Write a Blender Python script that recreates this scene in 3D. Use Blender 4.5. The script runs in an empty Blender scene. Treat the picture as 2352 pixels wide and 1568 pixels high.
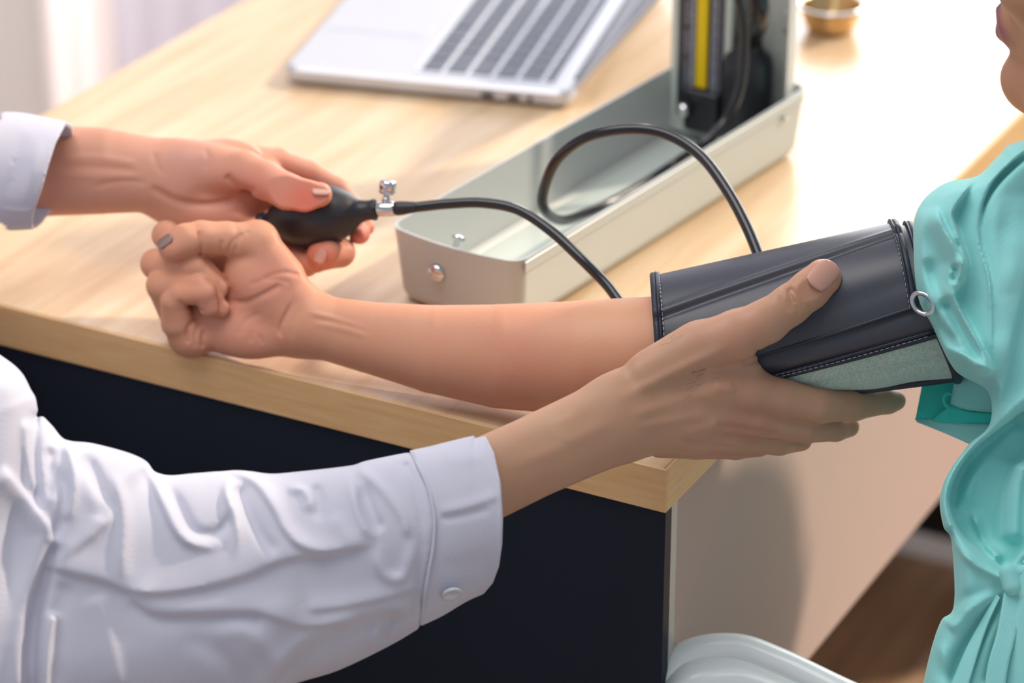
import bpy, bmesh, math, random
import numpy as np
import openvdb as vdb
from mathutils import Vector, Matrix

# ------------------------------------------------------------------ camera, sky, sun, exposure
SC = bpy.context.scene
FPX = 7050.0; PITCH = math.radians(26.3); YAW = math.radians(27.7)
FW = np.array([-math.sin(YAW)*math.cos(PITCH), math.cos(YAW)*math.cos(PITCH), -math.sin(PITCH)])
RT = np.array([math.cos(YAW), math.sin(YAW), 0.0]); UP = np.cross(RT, FW)
def ray(x, y): return FW + RT*(x-1176)/FPX - UP*(y-784)/FPX
ZT = 0.75                                   # height of the desk top
CAM = np.array([0, 0, ZT]) - ray(1530, 1078)*1.75
def P(x, y, z):                             # point at height z seen along a sight line
    r = ray(x, y); return CAM + r*(z-CAM[2])/r[2]
def PD(x, y, d): return CAM + ray(x, y)*d   # point at distance d along the view axis
cam = bpy.data.cameras.new('camera'); camo = bpy.data.objects.new('camera', cam)
SC.collection.objects.link(camo); SC.camera = camo
camo.matrix_world = Matrix(((RT[0], UP[0], -FW[0], CAM[0]), (RT[1], UP[1], -FW[1], CAM[1]), (RT[2], UP[2], -FW[2], CAM[2]), (0, 0, 0, 1)))
cam.sensor_width = 36; cam.lens = FPX/2352*36; cam.clip_start = .05
cam.dof.use_dof = True; cam.dof.focus_distance = 1.735; cam.dof.aperture_fstop = 5.0

world = bpy.data.worlds.new('World'); SC.world = world; world.use_nodes = True
wt = world.node_tree; bg = wt.nodes['Background']
bg.inputs[0].default_value = (0.83, 0.90, 1.0, 1); bg.inputs[1].default_value = 0.42
def added_top_light(x, y, z, w, h, power):                            # soft light added overhead for top-down shading, no known source
    l = bpy.data.lights.new('added_top_light', 'AREA'); l.shape = 'RECTANGLE'; l.size = w; l.size_y = h; l.energy = power; l.color = (1.0, .985, .97)
    o = bpy.data.objects.new('added_top_light', l); SC.collection.objects.link(o); o.location = (x, y, z)
def sun():
    l = bpy.data.lights.new('sun', 'SUN'); l.energy = 3.3; l.angle = math.radians(3); l.color = (1.0, .86, .68)
    o = bpy.data.objects.new('sun', l); SC.collection.objects.link(o)
    az = math.radians(SUN_DEG); el = math.radians(SUN_EL)
    d = Vector((math.cos(az)*math.cos(el), math.sin(az)*math.cos(el), math.sin(el)))
    o.rotation_euler = d.to_track_quat('Z', 'Y').to_euler(); o.location = d*4+Vector((0, 0, .8))
SUN_DEG = 50.0; SUN_EL = 34.0
sun()
added_top_light(-.45, -.35, 2.50, 1.5, 1.2, 23)
def window_light(b, z, w, h, power):                              # daylight of the far window, behind its panes and curtains
    l = bpy.data.lights.new('window_light', 'AREA'); l.shape = 'RECTANGLE'; l.size = w; l.size_y = h; l.energy = power; l.color = (.96, .97, 1.0)
    o = bpy.data.objects.new('window_light', l); SC.collection.objects.link(o)
    hv = np.array([-math.sin(YAW), math.cos(YAW), 0]); rv = np.array([math.cos(YAW), math.sin(YAW), 0])
    c = np.array([CAM[0], CAM[1], 0])+hv*3.62+rv*b; o.location = (c[0], c[1], z)
    o.rotation_euler = Vector((hv[0], hv[1], 0)).to_track_quat('Z', 'Y').to_euler()
window_light(1.08, 1.55, 1.86, 2.0, 60)
window_light(-1.05, 1.30, 2.3, 2.5, 40)
SC.view_settings.view_transform = 'Standard'; SC.view_settings.look = 'None'
SC.view_settings.gamma = 1.0; SC.view_settings.use_curve_mapping = False; SC.view_settings.exposure = 0.0

COL = SC.collection
random.seed(7); RNG = np.random.default_rng(7)

# ------------------------------------------------------------------ materials
def lin(h):
    c = [int(h[i:i+2], 16)/255 for i in (0, 2, 4)]
    return tuple(((v+.055)/1.055)**2.4 if v > .04045 else v/12.92 for v in c)+(1,)
def mat(name, col, rough=.5, metal=0.0, spec=.5, **kw):
    m = bpy.data.materials.new(name); m.use_nodes = True
    b = m.node_tree.nodes['Principled BSDF']
    b.inputs['Base Color'].default_value = lin(col) if isinstance(col, str) else col
    b.inputs['Roughness'].default_value = rough; b.inputs['Metallic'].default_value = metal
    b.inputs['Specular IOR Level'].default_value = spec
    for k, v in kw.items(): b.inputs[k.replace('_', ' ')].default_value = v
    return m
def nd(m, t, **kw):
    n = m.node_tree.nodes.new(t)
    for k, v in kw.items():
        if k in n.inputs: n.inputs[k].default_value = v
        else: setattr(n, k, v)
    return n
def lk(m, a, b): m.node_tree.links.new(a, b)
def bsdf(m): return m.node_tree.nodes['Principled BSDF']
def ramp(m, fac, stops):
    r = nd(m, 'ShaderNodeValToRGB'); cr = r.color_ramp
    while len(cr.elements) < len(stops): cr.elements.new(.5)
    for e, (p, c) in zip(cr.elements, stops): e.position = p; e.color = lin(c) if isinstance(c, str) else c
    lk(m, fac, r.inputs[0]); return r
def bump(m, h, strength, dist):
    b = nd(m, 'ShaderNodeBump'); b.inputs['Strength'].default_value = strength; b.inputs['Distance'].default_value = dist
    lk(m, h, b.inputs['Height']); lk(m, b.outputs[0], bsdf(m).inputs['Normal']); return b
def coords(m, scale, rot=(0, 0, 0)):
    t = nd(m, 'ShaderNodeTexCoord'); mp = nd(m, 'ShaderNodeMapping')
    mp.inputs['Scale'].default_value = scale; mp.inputs['Rotation'].default_value = rot
    lk(m, t.outputs['Object'], mp.inputs[0]); return mp.outputs[0]
def skin_mat(name, sss=.12):
    m = mat(name, 'c89078', .48, spec=.35)
    b = bsdf(m); b.inputs['Subsurface Weight'].default_value = sss
    b.inputs['Subsurface Radius'].default_value = (1.0, .35, .18); b.inputs['Subsurface Scale'].default_value = .006
    a = nd(m, 'ShaderNodeAttribute', attribute_name='tint')
    n = nd(m, 'ShaderNodeTexNoise', Scale=70.0, Detail=4.0); lk(m, coords(m, (1, 1, 1)), n.inputs['Vector'])
    mx = nd(m, 'ShaderNodeMix', data_type='RGBA', blend_type='MULTIPLY'); mx.inputs[0].default_value = .35
    r = ramp(m, n.outputs[0], [(.3, (1.0, .82, .78, 1)), (.7, (1.0, 1.0, 1.0, 1))])
    lk(m, a.outputs['Color'], mx.inputs[6]); lk(m, r.outputs[0], mx.inputs[7]); lk(m, mx.outputs[2], b.inputs['Base Color'])
    n2 = nd(m, 'ShaderNodeTexNoise', Scale=900.0, Detail=3.0); lk(m, coords(m, (1, 1, 1)), n2.inputs['Vector'])
    bump(m, n2.outputs[0], .12, .0006)
    return m
def cloth_mat(name, col, col2, scale=1500, rot=(0, .3, .6), rough=.85, trans=0.0):
    m = mat(name, col, rough, spec=.2); b = bsdf(m)
    b.inputs['Sheen Weight'].default_value = .25; b.inputs['Sheen Roughness'].default_value = .4
    w = nd(m, 'ShaderNodeTexWave', Scale=scale/6.28, Distortion=.2, Detail=1.0); lk(m, coords(m, (1, 1, 1), rot), w.inputs['Vector'])
    n = nd(m, 'ShaderNodeTexNoise', Scale=25.0, Detail=3.0); lk(m, coords(m, (1, 1, 1)), n.inputs['Vector'])
    r = ramp(m, n.outputs[0], [(.3, col), (.7, col2)]); lk(m, r.outputs[0], b.inputs['Base Color'])
    bump(m, w.outputs['Fac'], .12, .0003)
    return m
M = {}
M['skin'] = skin_mat('skin')
M['nail'] = mat('nail', 'd8a094', .25, spec=.5)
M['nail_dark'] = mat('nail_polish', '8a6f68', .2, spec=.6, Coat_Weight=.5)
M['nail_doc'] = mat('nail_doctor', 'd09a8a', .28, spec=.5, Subsurface_Weight=.1, Subsurface_Scale=.004)
M['shirt'] = cloth_mat('white_shirt_cloth', 'c2c1d0', 'cac9d6', 2200)
M['teal'] = cloth_mat('teal_cloth', '90d8d6', '9cdfdc', 1500)
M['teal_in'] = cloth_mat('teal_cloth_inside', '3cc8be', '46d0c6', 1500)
M['thread'] = mat('thread', 'a9a9b8', .8)
M['white_thread'] = mat('white_thread', 'f0eef4', .8)
M['pearl'] = mat('pearl_button', 'cdd2da', .22, spec=.6)
M['button'] = mat('button', 'e8ecec', .25, spec=.6)
def wood():
    m = mat('desk_laminate', 'e0bd8c', .24, spec=.5); b = bsdf(m)
    n = nd(m, 'ShaderNodeTexNoise', Scale=6.0, Detail=6.0, Roughness=.6); lk(m, coords(m, (9, .7, 9)), n.inputs['Vector'])
    r = ramp(m, n.outputs[0], [(.3, 'ccab86'), (.5, 'd8bb98'), (.7, 'e1c9aa')]); lk(m, r.outputs[0], b.inputs['Base Color'])
    n2 = nd(m, 'ShaderNodeTexNoise', Scale=60.0, Detail=3.0); lk(m, coords(m, (12, .8, 12)), n2.inputs['Vector'])
    bump(m, n2.outputs[0], .05, .0005); return m
M['wood'] = wood()
def edge_wood():
    m = mat('desk_edge_band', 'd8b06c', .42, spec=.4); b = bsdf(m)
    n = nd(m, 'ShaderNodeTexNoise', Scale=20.0, Detail=6.0, Roughness=.65); lk(m, coords(m, (1, 1, 14)), n.inputs['Vector'])
    r = ramp(m, n.outputs[0], [(.3, 'dfae76'), (.7, 'ebc592')]); lk(m, r.outputs[0], b.inputs['Base Color']); return m
M['edge'] = edge_wood()
M['navy'] = mat('navy_panel', '1c2230', .55, spec=.3)
M['beige'] = mat('beige_panel', 'c6aca4', .6, spec=.3)
M['band'] = mat('grey_edge_band', 'b4b6b2', .35)
def wallm(name, c, c2):
    m = mat(name, c, .85, spec=.2); n = nd(m, 'ShaderNodeTexNoise', Scale=4.0); lk(m, coords(m, (1, 1, 1)), n.inputs['Vector'])
    r = ramp(m, n.outputs[0], [(.3, c), (.7, c2)]); lk(m, r.outputs[0], bsdf(m).inputs['Base Color']); return m
M['wall'] = wallm('white_wall', 'e6e4e8', 'eae8ea')
def curtainm(name, c, tr):
    m = mat(name, c, .9, spec=.1); t = nd(m, 'ShaderNodeBsdfTranslucent'); t.inputs[0].default_value = lin(c)
    mx = nd(m, 'ShaderNodeMixShader'); mx.inputs[0].default_value = tr
    lk(m, bsdf(m).outputs[0], mx.inputs[1]); lk(m, t.outputs[0], mx.inputs[2])
    lk(m, mx.outputs[0], m.node_tree.nodes['Material Output'].inputs[0]); return m
M['sheer'] = curtainm('white_sheer', 'eeecf2', .62); M['sheer2'] = curtainm('thin_white_sheer', 'fbf6f4', .80)
M['pillar'] = wallm('pillar_paint', 'f6f0f0', 'f8f4f2')
M['slat'] = curtainm('blind_slat', 'e2dedc', .55)
def floorm():
    m = mat('floor_board', '9a6f4c', .35); b = bsdf(m)
    n = nd(m, 'ShaderNodeTexNoise', Scale=5.0, Detail=5.0); lk(m, coords(m, (8, .8, 1)), n.inputs['Vector'])
    oi = nd(m, 'ShaderNodeObjectInfo')
    ad = nd(m, 'ShaderNodeMath', operation='ADD'); mu = nd(m, 'ShaderNodeMath', operation='MULTIPLY'); mu.inputs[1].default_value = .5
    lk(m, oi.outputs['Random'], mu.inputs[0]); lk(m, n.outputs[0], ad.inputs[0]); lk(m, mu.outputs[0], ad.inputs[1])
    r = ramp(m, ad.outputs[0], [(.35, '8a6448'), (.7, 'b08a68'), (1.0, 'cba586')]); lk(m, r.outputs[0], b.inputs['Base Color']); return m
M['floor'] = floorm()
M['black'] = mat('black_lacquer', '101014', .4)
M['box'] = mat('grey_green_enamel', 'bfc8c2', .32, spec=.5)
M['boxlight'] = mat('pale_enamel', 'bdc1c0', .32, spec=.5)
M['rubber'] = mat('black_rubber', '26252a', .42, spec=.5)
M['tube'] = mat('black_tubing', '1b1b20', .22, spec=.6)
M['chrome'] = mat('chrome', 'd8d8dc', .15, metal=1.0)
M['brass'] = mat('brushed_warm_metal', 'd8b888', .22, metal=1.0)
M['yellow'] = mat('yellow_scale', 'e0c000', .35)
M['dark'] = mat('dark_plastic', '1f2128', .35)
M['scale'] = mat('grey_scale_plate', '5a5c68', .4)
M['tick'] = mat('tick_white', 'b8bcc8', .5)
M['alu'] = mat('laptop_aluminium', 'cccfd8', .32, metal=.35)
M['key'] = mat('laptop_key', '5c6270', .5)
M['keybed'] = mat('laptop_keybed', 'd4d8e2', .45)
M['screen'] = mat('laptop_screen', '2a2c34', .12)
M['plastic'] = mat('white_plastic', 'ecf3f3', .22, spec=.6)
M['hair'] = mat('hair', '1c1512', .45)
M['lip'] = mat('lip', '8a4a5a', .4)
M['trouser'] = cloth_mat('grey_trouser', '3a4152', '444b5c', 900)
def cuffm():
    m = mat('charcoal_cuff_nylon', '3a3c48', .36, spec=.5); b = bsdf(m)
    w = nd(m, 'ShaderNodeTexWave', Scale=700.0, Distortion=.3, Detail=1.0); w.bands_direction = 'X'
    a = nd(m, 'ShaderNodeAttribute', attribute_name='uvw'); lk(m, a.outputs['Vector'], w.inputs['Vector'])
    r = ramp(m, w.outputs['Fac'], [(.0, '363842'), (1.0, '474954')]); lk(m, r.outputs[0], b.inputs['Base Color'])
    bump(m, w.outputs['Fac'], .10, .0003); return m
M['cuff'] = cuffm()
M['piping'] = mat('navy_piping', '262a38', .5)
def velour():
    m = mat('grey_green_velour', '8fa59c', .9, spec=.1); b = bsdf(m); b.inputs['Sheen Weight'].default_value = .5
    n = nd(m, 'ShaderNodeTexNoise', Scale=900.0, Detail=5.0); lk(m, coords(m, (1, 1, 1)), n.inputs['Vector'])
    r = ramp(m, n.outputs[0], [(.35, 'a4bcb0'), (.65, 'c8d9cf')]); lk(m, r.outputs[0], b.inputs['Base Color'])
    bump(m, n.outputs[0], .7, .0008); return m
M['velour'] = velour()

# ------------------------------------------------------------------ object helpers
def link(name, me, m=None, parent=None):
    o = bpy.data.objects.new(name, me); COL.objects.link(o)
    if m is not None and me is not None:
        for mm in (m if isinstance(m, (list, tuple)) else [m]): me.materials.append(mm)
    if parent is not None: o.parent = parent
    return o
def thing(name, label, cat, loc=(0, 0, 0), rz=0.0, group=None):
    o = bpy.data.objects.new(name, None); COL.objects.link(o); o.location = loc; o.rotation_euler = (0, 0, rz)
    o.empty_display_size = .05
    o['label'] = label; o['category'] = cat
    if group: o['group'] = group
    return o
def tag(o, label, cat, group=None):
    o['label'] = label; o['category'] = cat
    if group: o['group'] = group
    return o
def smooth(me, on=True):
    me.polygons.foreach_set('use_smooth', [on]*len(me.polygons))
def bm_obj(name, bm, m, parent=None, sm=False, origin=None):
    me = bpy.data.meshes.new(name); bm.normal_update(); bm.to_mesh(me); bm.free(); smooth(me, sm)
    return link(name, me, m, parent)
def add_box(bm, lo, hi, bev=0.0, seg=2):
    r = bmesh.ops.create_cube(bm, size=1)
    lo, hi = Vector(lo), Vector(hi); c = (lo+hi)/2; s = hi-lo
    for v in r['verts']: v.co = Vector((v.co.x*s.x, v.co.y*s.y, v.co.z*s.z))+c
    if bev > 0:
        es = list({e for v in r['verts'] for e in v.link_edges})
        bmesh.ops.bevel(bm, geom=es, offset=bev, segments=seg, affect='EDGES', profile=.5)
def box(name, lo, hi, m, parent=None, bev=0.0, seg=2, sm=False):
    bm = bmesh.new(); add_box(bm, lo, hi, bev, seg); return bm_obj(name, bm, m, parent, sm)
def lathe(bm, prof, seg=32, mtx=Matrix()):                       # prof: (r, z)
    rings = []
    for r, z in prof:
        rings.append([bm.verts.new(mtx @ Vector((r*math.cos(2*math.pi*i/seg), r*math.sin(2*math.pi*i/seg), z))) for i in range(seg)])
    for a, b in zip(rings, rings[1:]):
        for i in range(seg): bm.faces.new((a[i], a[(i+1) % seg], b[(i+1) % seg], b[i]))
    if prof[0][0] > 1e-6: bm.faces.new(rings[0][::-1])
    if prof[-1][0] > 1e-6: bm.faces.new(rings[-1])
def axis_mtx(a, b):                                              # z axis from a towards b
    a, b = Vector(a), Vector(b); q = (b-a).to_track_quat('Z', 'Y'); return Matrix.Translation(a) @ q.to_matrix().to_4x4()
def crom(pts, n=10, closed=False):
    p = np.array(pts, float); k = len(p)
    out = []
    rng = range(k if closed else k-1)
    for i in rng:
        if closed: a, b, c, d = p[(i-1) % k], p[i], p[(i+1) % k], p[(i+2) % k]
        else: a, b, c, d = p[max(i-1, 0)], p[i], p[i+1], p[min(i+2, k-1)]
        t = np.linspace(0, 1, n, endpoint=False)[:, None]
        out.append(.5*((2*b)+(-a+c)*t+(2*a-5*b+4*c-d)*t**2+(-a+3*b-3*c+d)*t**3))
    if not closed: out.append(p[-1:])
    return np.concatenate(out)
def sweep(bm, pts, rad, seg=12, flat=None, up=None, cap=True):   # tube or flattened ribbon along pts
    pts = [Vector(p) for p in pts]; n = len(pts)
    rad = [rad]*n if not hasattr(rad, '__len__') else rad
    N = None; rings = []
    for i, p in enumerate(pts):
        T = (pts[min(i+1, n-1)]-pts[max(i-1, 0)]).normalized()
        if up is not None: N = Vector(up); N = (N-T*N.dot(T)).normalized()
        elif N is None: N = T.orthogonal().normalized()
        else: N = (N-T*N.dot(T)).normalized()
        B = T.cross(N); fl = 1.0 if flat is None else flat
        rings.append([bm.verts.new(p+(B*math.cos(2*math.pi*k/seg)+N*math.sin(2*math.pi*k/seg)*fl)*rad[i]) for k in range(seg)])
    for a, b in zip(rings, rings[1:]):
        for k in range(seg): bm.faces.new((a[k], a[(k+1) % seg], b[(k+1) % seg], b[k]))
    if cap: bm.faces.new(rings[0][::-1]); bm.faces.new(rings[-1])
def fix(bm): bmesh.ops.recalc_face_normals(bm, faces=bm.faces[:])

# ------------------------------------------------------------------ sculpting: signed distances on a grid, meshed at zero
def smin(a, b, k):
    if k <= 0: return np.minimum(a, b)
    h = np.maximum(k-np.abs(a-b), 0)/k
    return np.minimum(a, b)-h*h*k*.25
def poly_dist(px, py, poly):                                     # distance and signed side to a 2D polyline
    best = np.full(px.shape, 1e9, np.float32); side = np.zeros(px.shape, np.float32); tt = np.zeros(px.shape, np.float32)
    n = len(poly)-1
    for i in range(n):
        ax, ay = poly[i][:2]; bx, by = poly[i+1][:2]; dx, dy = bx-ax, by-ay; L2 = dx*dx+dy*dy+1e-9
        t = np.clip(((px-ax)*dx+(py-ay)*dy)/L2, 0, 1); qx = px-ax-t*dx; qy = py-ay-t*dy
        d = np.sqrt(qx*qx+qy*qy); m = d < best
        best = np.where(m, d, best); side = np.where(m, np.sign(dx*qy-dy*qx), side); tt = np.where(m, (i+t)/n, tt)
    return best, side, tt
def poly_sd(px, py, poly):                                       # signed distance to a polygon, negative inside
    pts = list(poly)+[poly[0]]; d, _, _ = poly_dist(px, py, pts)
    ins = np.zeros(px.shape, bool)
    for (ax, ay), (bx, by) in zip([p[:2] for p in pts[:-1]], [p[:2] for p in pts[1:]]):
        if ay == by: continue
        c = ((ay > py) != (by > py)) & (px < (bx-ax)*(py-ay)/(by-ay)+ax); ins ^= c
    return np.where(ins, -d, d)
class Sculpt:
    def __init__(s, x, y, z, h):
        s.h = h; s.o = np.array([x[0], y[0], z[0]], np.float32)
        s.ax = [np.arange(a, b, h, dtype=np.float32) for a, b in (x, y, z)]
        s.D = np.full([len(a) for a in s.ax], 40.0*max(h, 1e-9), np.float32)
    def sub(s, lo, hi):
        sl = []; g = []
        for i in range(3):
            a = s.ax[i]; i0 = max(int(np.searchsorted(a, lo[i]))-1, 0); i1 = min(int(np.searchsorted(a, hi[i]))+1, len(a))
            if i1 <= i0: return None
            sl.append(slice(i0, i1)); sh = [1, 1, 1]; sh[i] = -1; g.append(a[i0:i1].reshape(sh))
        return tuple(sl), g
    def put(s, sl, d, k, op):
        if op == 'add': s.D[sl] = smin(s.D[sl], d, k)
        else: s.D[sl] = -smin(-s.D[sl], d, k)
    def chain(s, pts, k=10, zs=1.0, op='add', kin=0.0):          # pts: (x, y, z, r)
        p = np.array(pts, np.float32); m = p[:, 3].max()*max(1, zs)+k+3*s.h
        r = s.sub(p[:, :3].min(0)-m, p[:, :3].max(0)+m)
        if r is None: return
        sl, (X, Y, Z) = r; f = None
        if len(p) == 1: p = np.vstack([p, p])
        for a, b in zip(p, p[1:]):
            ab = b[:3]-a[:3]; ab2 = ab*np.array([1, 1, 1/zs], np.float32); L = float((ab2*ab2).sum())+1e-9
            dx, dy, dz = X-a[0], Y-a[1], (Z-a[2])/zs
            t = np.clip((dx*ab2[0]+dy*ab2[1]+dz*ab2[2])/L, 0, 1)
            d = np.sqrt((dx-t*ab2[0])**2+(dy-t*ab2[1])**2+(dz-t*ab2[2])**2)-(a[3]+t*(b[3]-a[3]))
            f = d if f is None else smin(f, d, kin)
        s.put(sl, f, k, op)
    def ell(s, c, r, k=10, ax=None, op='add'):                   # ellipsoid, optional rows of unit axes
        c = np.array(c, np.float32); m = max(r)+k+3*s.h; q = s.sub(c-m, c+m)
        if q is None: return
        sl, (X, Y, Z) = q; v = [X-c[0], Y-c[1], Z-c[2]]
        if ax is not None:
            A = np.array(ax, float); A /= np.linalg.norm(A, axis=1)[:, None]
            v = [v[0]*A[i][0]+v[1]*A[i][1]+v[2]*A[i][2] for i in range(3)]
        k0 = np.sqrt(sum((v[i]/r[i])**2 for i in range(3))); k1 = np.sqrt(sum((v[i]/r[i]**2)**2 for i in range(3)))+1e-9
        s.put(sl, k0*(k0-1)/k1, k, op)
    def front(s, zmin=None):
        Z = s.ax[2].reshape(1, 1, -1); return Z
    def relief(s, m2, zlo=None, zhi=None):                        # push the surface out by a map over (x, y)
        m = m2[:, :, None]
        if zlo is not None:
            w = np.clip((s.ax[2]-zlo)/(zhi-zlo), 0, 1).reshape(1, 1, -1); m = m*w
        s.D -= m.astype(np.float32)
    def xy(s): return np.meshgrid(s.ax[0], s.ax[1], indexing='ij')
    def cut(s, a, b, c, d, k=0):                                  # keep where a*x+b*y+c*z < d
        X = s.ax[0].reshape(-1, 1, 1); Y = s.ax[1].reshape(1, -1, 1); Z = s.ax[2].reshape(1, 1, -1)
        s.D = -smin(-s.D, -(a*X+b*Y+c*Z-d)/math.sqrt(a*a+b*b+c*c), k).astype(np.float32)
    def mesh(s, it=1):
        D = s.D.copy(); big = 14*s.h
        D = np.clip(D, -big, big)
        D[0] = D[-1] = big; D[:, 0] = D[:, -1] = big; D[:, :, 0] = D[:, :, -1] = big
        g = vdb.FloatGrid(big); g.copyFromArray(np.ascontiguousarray(D, dtype=np.float32))
        v, q = g.convertToQuads(0.0)
        v = v.astype(np.float32)
        return v*s.h+s.o, q.astype(np.int64)
def quads_mesh(name, v, q, flip=False, it=1, col=None):
    if it:
        e = np.concatenate([q[:, [0, 1]], q[:, [1, 2]], q[:, [2, 3]], q[:, [3, 0]]]); n = len(v)
        for _ in range(it):
            acc = np.zeros((n, 3)); cnt = np.zeros(n)
            for i in range(3): acc[:, i] = np.bincount(e[:, 0], v[e[:, 1], i], n)+np.bincount(e[:, 1], v[e[:, 0], i], n)
            cnt = np.bincount(e[:, 0], minlength=n)+np.bincount(e[:, 1], minlength=n)
            v = v*.4+.6*acc/np.maximum(cnt, 1)[:, None]
    a = v[q]; vol = np.einsum('ij,ij->i', a[:, 0], np.cross(a[:, 1], a[:, 2])).sum()+np.einsum('ij,ij->i', a[:, 0], np.cross(a[:, 2], a[:, 3])).sum()
    if vol < 0: q = q[:, ::-1]
    me = bpy.data.meshes.new(name); n = len(v); k = len(q)
    me.vertices.add(n); me.vertices.foreach_set('co', v.astype(np.float32).ravel())
    me.loops.add(4*k); me.loops.foreach_set('vertex_index', q.astype(np.int32).ravel())
    me.polygons.add(k); me.polygons.foreach_set('loop_start', np.arange(0, 4*k, 4, dtype=np.int32))
    me.update(calc_edges=True); smooth(me)
    if col is not None:
        at = me.color_attributes.new('tint', 'FLOAT_COLOR', 'POINT'); c = np.ones((n, 4), np.float32); c[:, :3] = col
        at.data.foreach_set('color', c.ravel())
    return me
class View:                                                       # maps a sculpt drawn in sight-line units to the world
    def __init__(s, D0, x0, y0, gx=0.0, gy=0.0): s.D0, s.x0, s.y0, s.gx, s.gy = D0, x0, y0, gx, gy; s.s = FPX/D0
    def __call__(s, v):
        v = np.atleast_2d(np.asarray(v, float)); x, y, z = v[:, 0], v[:, 1], v[:, 2]
        d = s.D0+s.gx*(x-s.x0)+s.gy*(y-s.y0)-z/s.s
        return CAM+(FW+np.outer(x-1176, RT)/FPX-np.outer(y-784, UP)/FPX)*d[:, None]
def tint(v, base, spots, noise=0):
    c = np.tile(np.array(lin(base)[:3]), (len(v), 1))
    for x, y, r, col, st in spots:
        w = np.exp(-(((v[:, 0]-x)**2+(v[:, 1]-y)**2)/(r*r)))*st
        c = c*(1-w[:, None])+np.array(lin(col)[:3])*w[:, None]
    return c
def strokes(X, Y, lst):                                           # fold and crease strokes: (points, height, width left, width right, fade)
    m = np.zeros(X.shape, np.float32)
    for st in lst:
        pts, amp, w1, w2 = st[:4]; fade = st[4] if len(st) > 4 else .15
        p = crom(pts, 5) if len(pts) > 2 else np.array(pts, float)
        d, sd, t = poly_dist(X, Y, p); w = np.where(sd > 0, w2, w1)
        f = np.clip(np.minimum(t, 1-t)/fade, 0, 1) if fade > 0 else 1.0
        f = f*f*(3-2*f) if fade > 0 else 1.0
        m += amp*np.exp(-(d/w)**2)*f
    return m
def nail(name, V, c, u, n, L, W, R, m, parent, lift=1.0):         # curved fingernail in sculpt space
    c, u, n = (np.array(a, float) for a in (c, u, n)); u /= np.linalg.norm(u); n -= u*n.dot(u); n /= np.linalg.norm(n); sd = np.cross(u, n)
    bm = bmesh.new(); G = 10; top = []; bot = []
    for i in range(G+1):
        a = -1+2*i/G; w = (1-abs(a)**3.2)**(1/3.2) if abs(a) < 1 else 0.0
        w = max(w, .25); rt = []; rb = []
        for j in range(G+1):
            b = (-1+2*j/G)*w; th = b*W/R
            off = sd*math.sin(th)*R+n*(math.cos(th)*R-R)+u*a*L-n*(.06*L*a*a)
            rt.append(bm.verts.new(V(c+off+n*lift)[0])); rb.append(bm.verts.new(V(c+off-n*2.5)[0]))
        top.append(rt); bot.append(rb)
    for i in range(G):
        for j in range(G):
            bm.faces.new((top[i][j], top[i+1][j], top[i+1][j+1], top[i][j+1]))
            bm.faces.new((bot[i][j], bot[i][j+1], bot[i+1][j+1], bot[i+1][j]))
    for i in range(G):
        for j in (0, G): bm.faces.new((top[i][j], bot[i][j], bot[i+1][j], top[i+1][j]))
        for k in (0, G): bm.faces.new((top[k][i], bot[k][i], bot[k][i+1], top[k][i+1]))
    fix(bm); return bm_obj(name, bm, m, parent, True)
# ------------------------------------------------------------------ the setting
def struct(o, label=None):
    o['kind'] = 'structure'
    if label: o['label'] = label; 
    return o
fl = box('floor', (-3.2, -1.2, -.05), (2.2, 4.4, -.006), M['floor']); struct(fl, 'brown wood laminate floor laid in long boards')
plank_me = None
k = 0
for ix in range(-9, 8):
    for iy in range(0, 4):
        bm = None
        if plank_me is None:
            bm = bmesh.new(); add_box(bm, (-.0615, -.598, -.006), (.0615, .598, 0), .0015, 1)
            plank_me = bpy.data.meshes.new('floor_plank'); bm.to_mesh(plank_me); bm.free(); plank_me.materials.append(M['floor'])
        o = bpy.data.objects.new('floor_plank', plank_me); COL.objects.link(o); o.parent = fl
        o.location = (ix*.125, -.3+iy*1.2+(ix % 3)*.37, 0)
# back wall far behind the desk, with a pillar and a vertical blind at its left
def heading(a, b, z): return Vector((*(CAM[:2]+np.array([-math.sin(YAW), math.cos(YAW)])*a+np.array([math.cos(YAW), math.sin(YAW)])*b), z))
def hbox(name, a0, a1, b0, b1, z0, z1, m, parent=None, bev=0.0):  # box in the frame of the back wall
    o = box(name, (b0, a0, z0), (b1, a1, z1), m, parent, bev)
    if parent is None: o.location = (CAM[0], CAM[1], 0); o.rotation_euler = (0, 0, YAW)
    return o
def curtain(name, label, b0, b1, m, amp, pitch, a=3.30):
    bm = bmesh.new(); n = int((b1-b0)/pitch*8); rows = []
    for z in (.03, 1.3, 2.55): rows.append([bm.verts.new((b0+(b1-b0)*i/n, a+amp*math.sin(i/8*2*math.pi), z)) for i in range(n+1)])
    for r0, r1 in zip(rows, rows[1:]):
        for i in range(n): bm.faces.new((r0[i], r0[i+1], r1[i+1], r1[i]))
    t = thing(name, label, 'curtain', (CAM[0], CAM[1], 0), YAW); o = bm_obj('cloth', bm, m, t, True); md = o.modifiers.new('thick', 'SOLIDIFY'); md.thickness = .001
    box('curtain_rail', (b0, a-.02, 2.55), (b1, a+.02, 2.58), M['band'], t, .003); return t
curtain('curtain', 'pale grey sheer curtain behind the desk, right of the bright white strip', -.452, .06, M['sheer'], .006, .05)
curtain('curtain', 'bright white thin strip of curtain behind the left of the desk', -.524, -.4525, M['sheer2'], .004, .035, 3.28)
hbox('wall_back', 3.75, 3.85, -2.3, 2.3, 0, .5, M['wall'])['kind'] = 'structure'
hbox('wall_left', 3.3, 3.4, -2.3, -.80, 0, 2.6, M['wall'])['kind'] = 'structure'
wn = hbox('window_1', 3.46, 3.52, .10, 2.06, .50, .56, M['pillar']); wn['kind'] = 'structure'; wn['label'] = 'white window frame far behind the desk'
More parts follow.
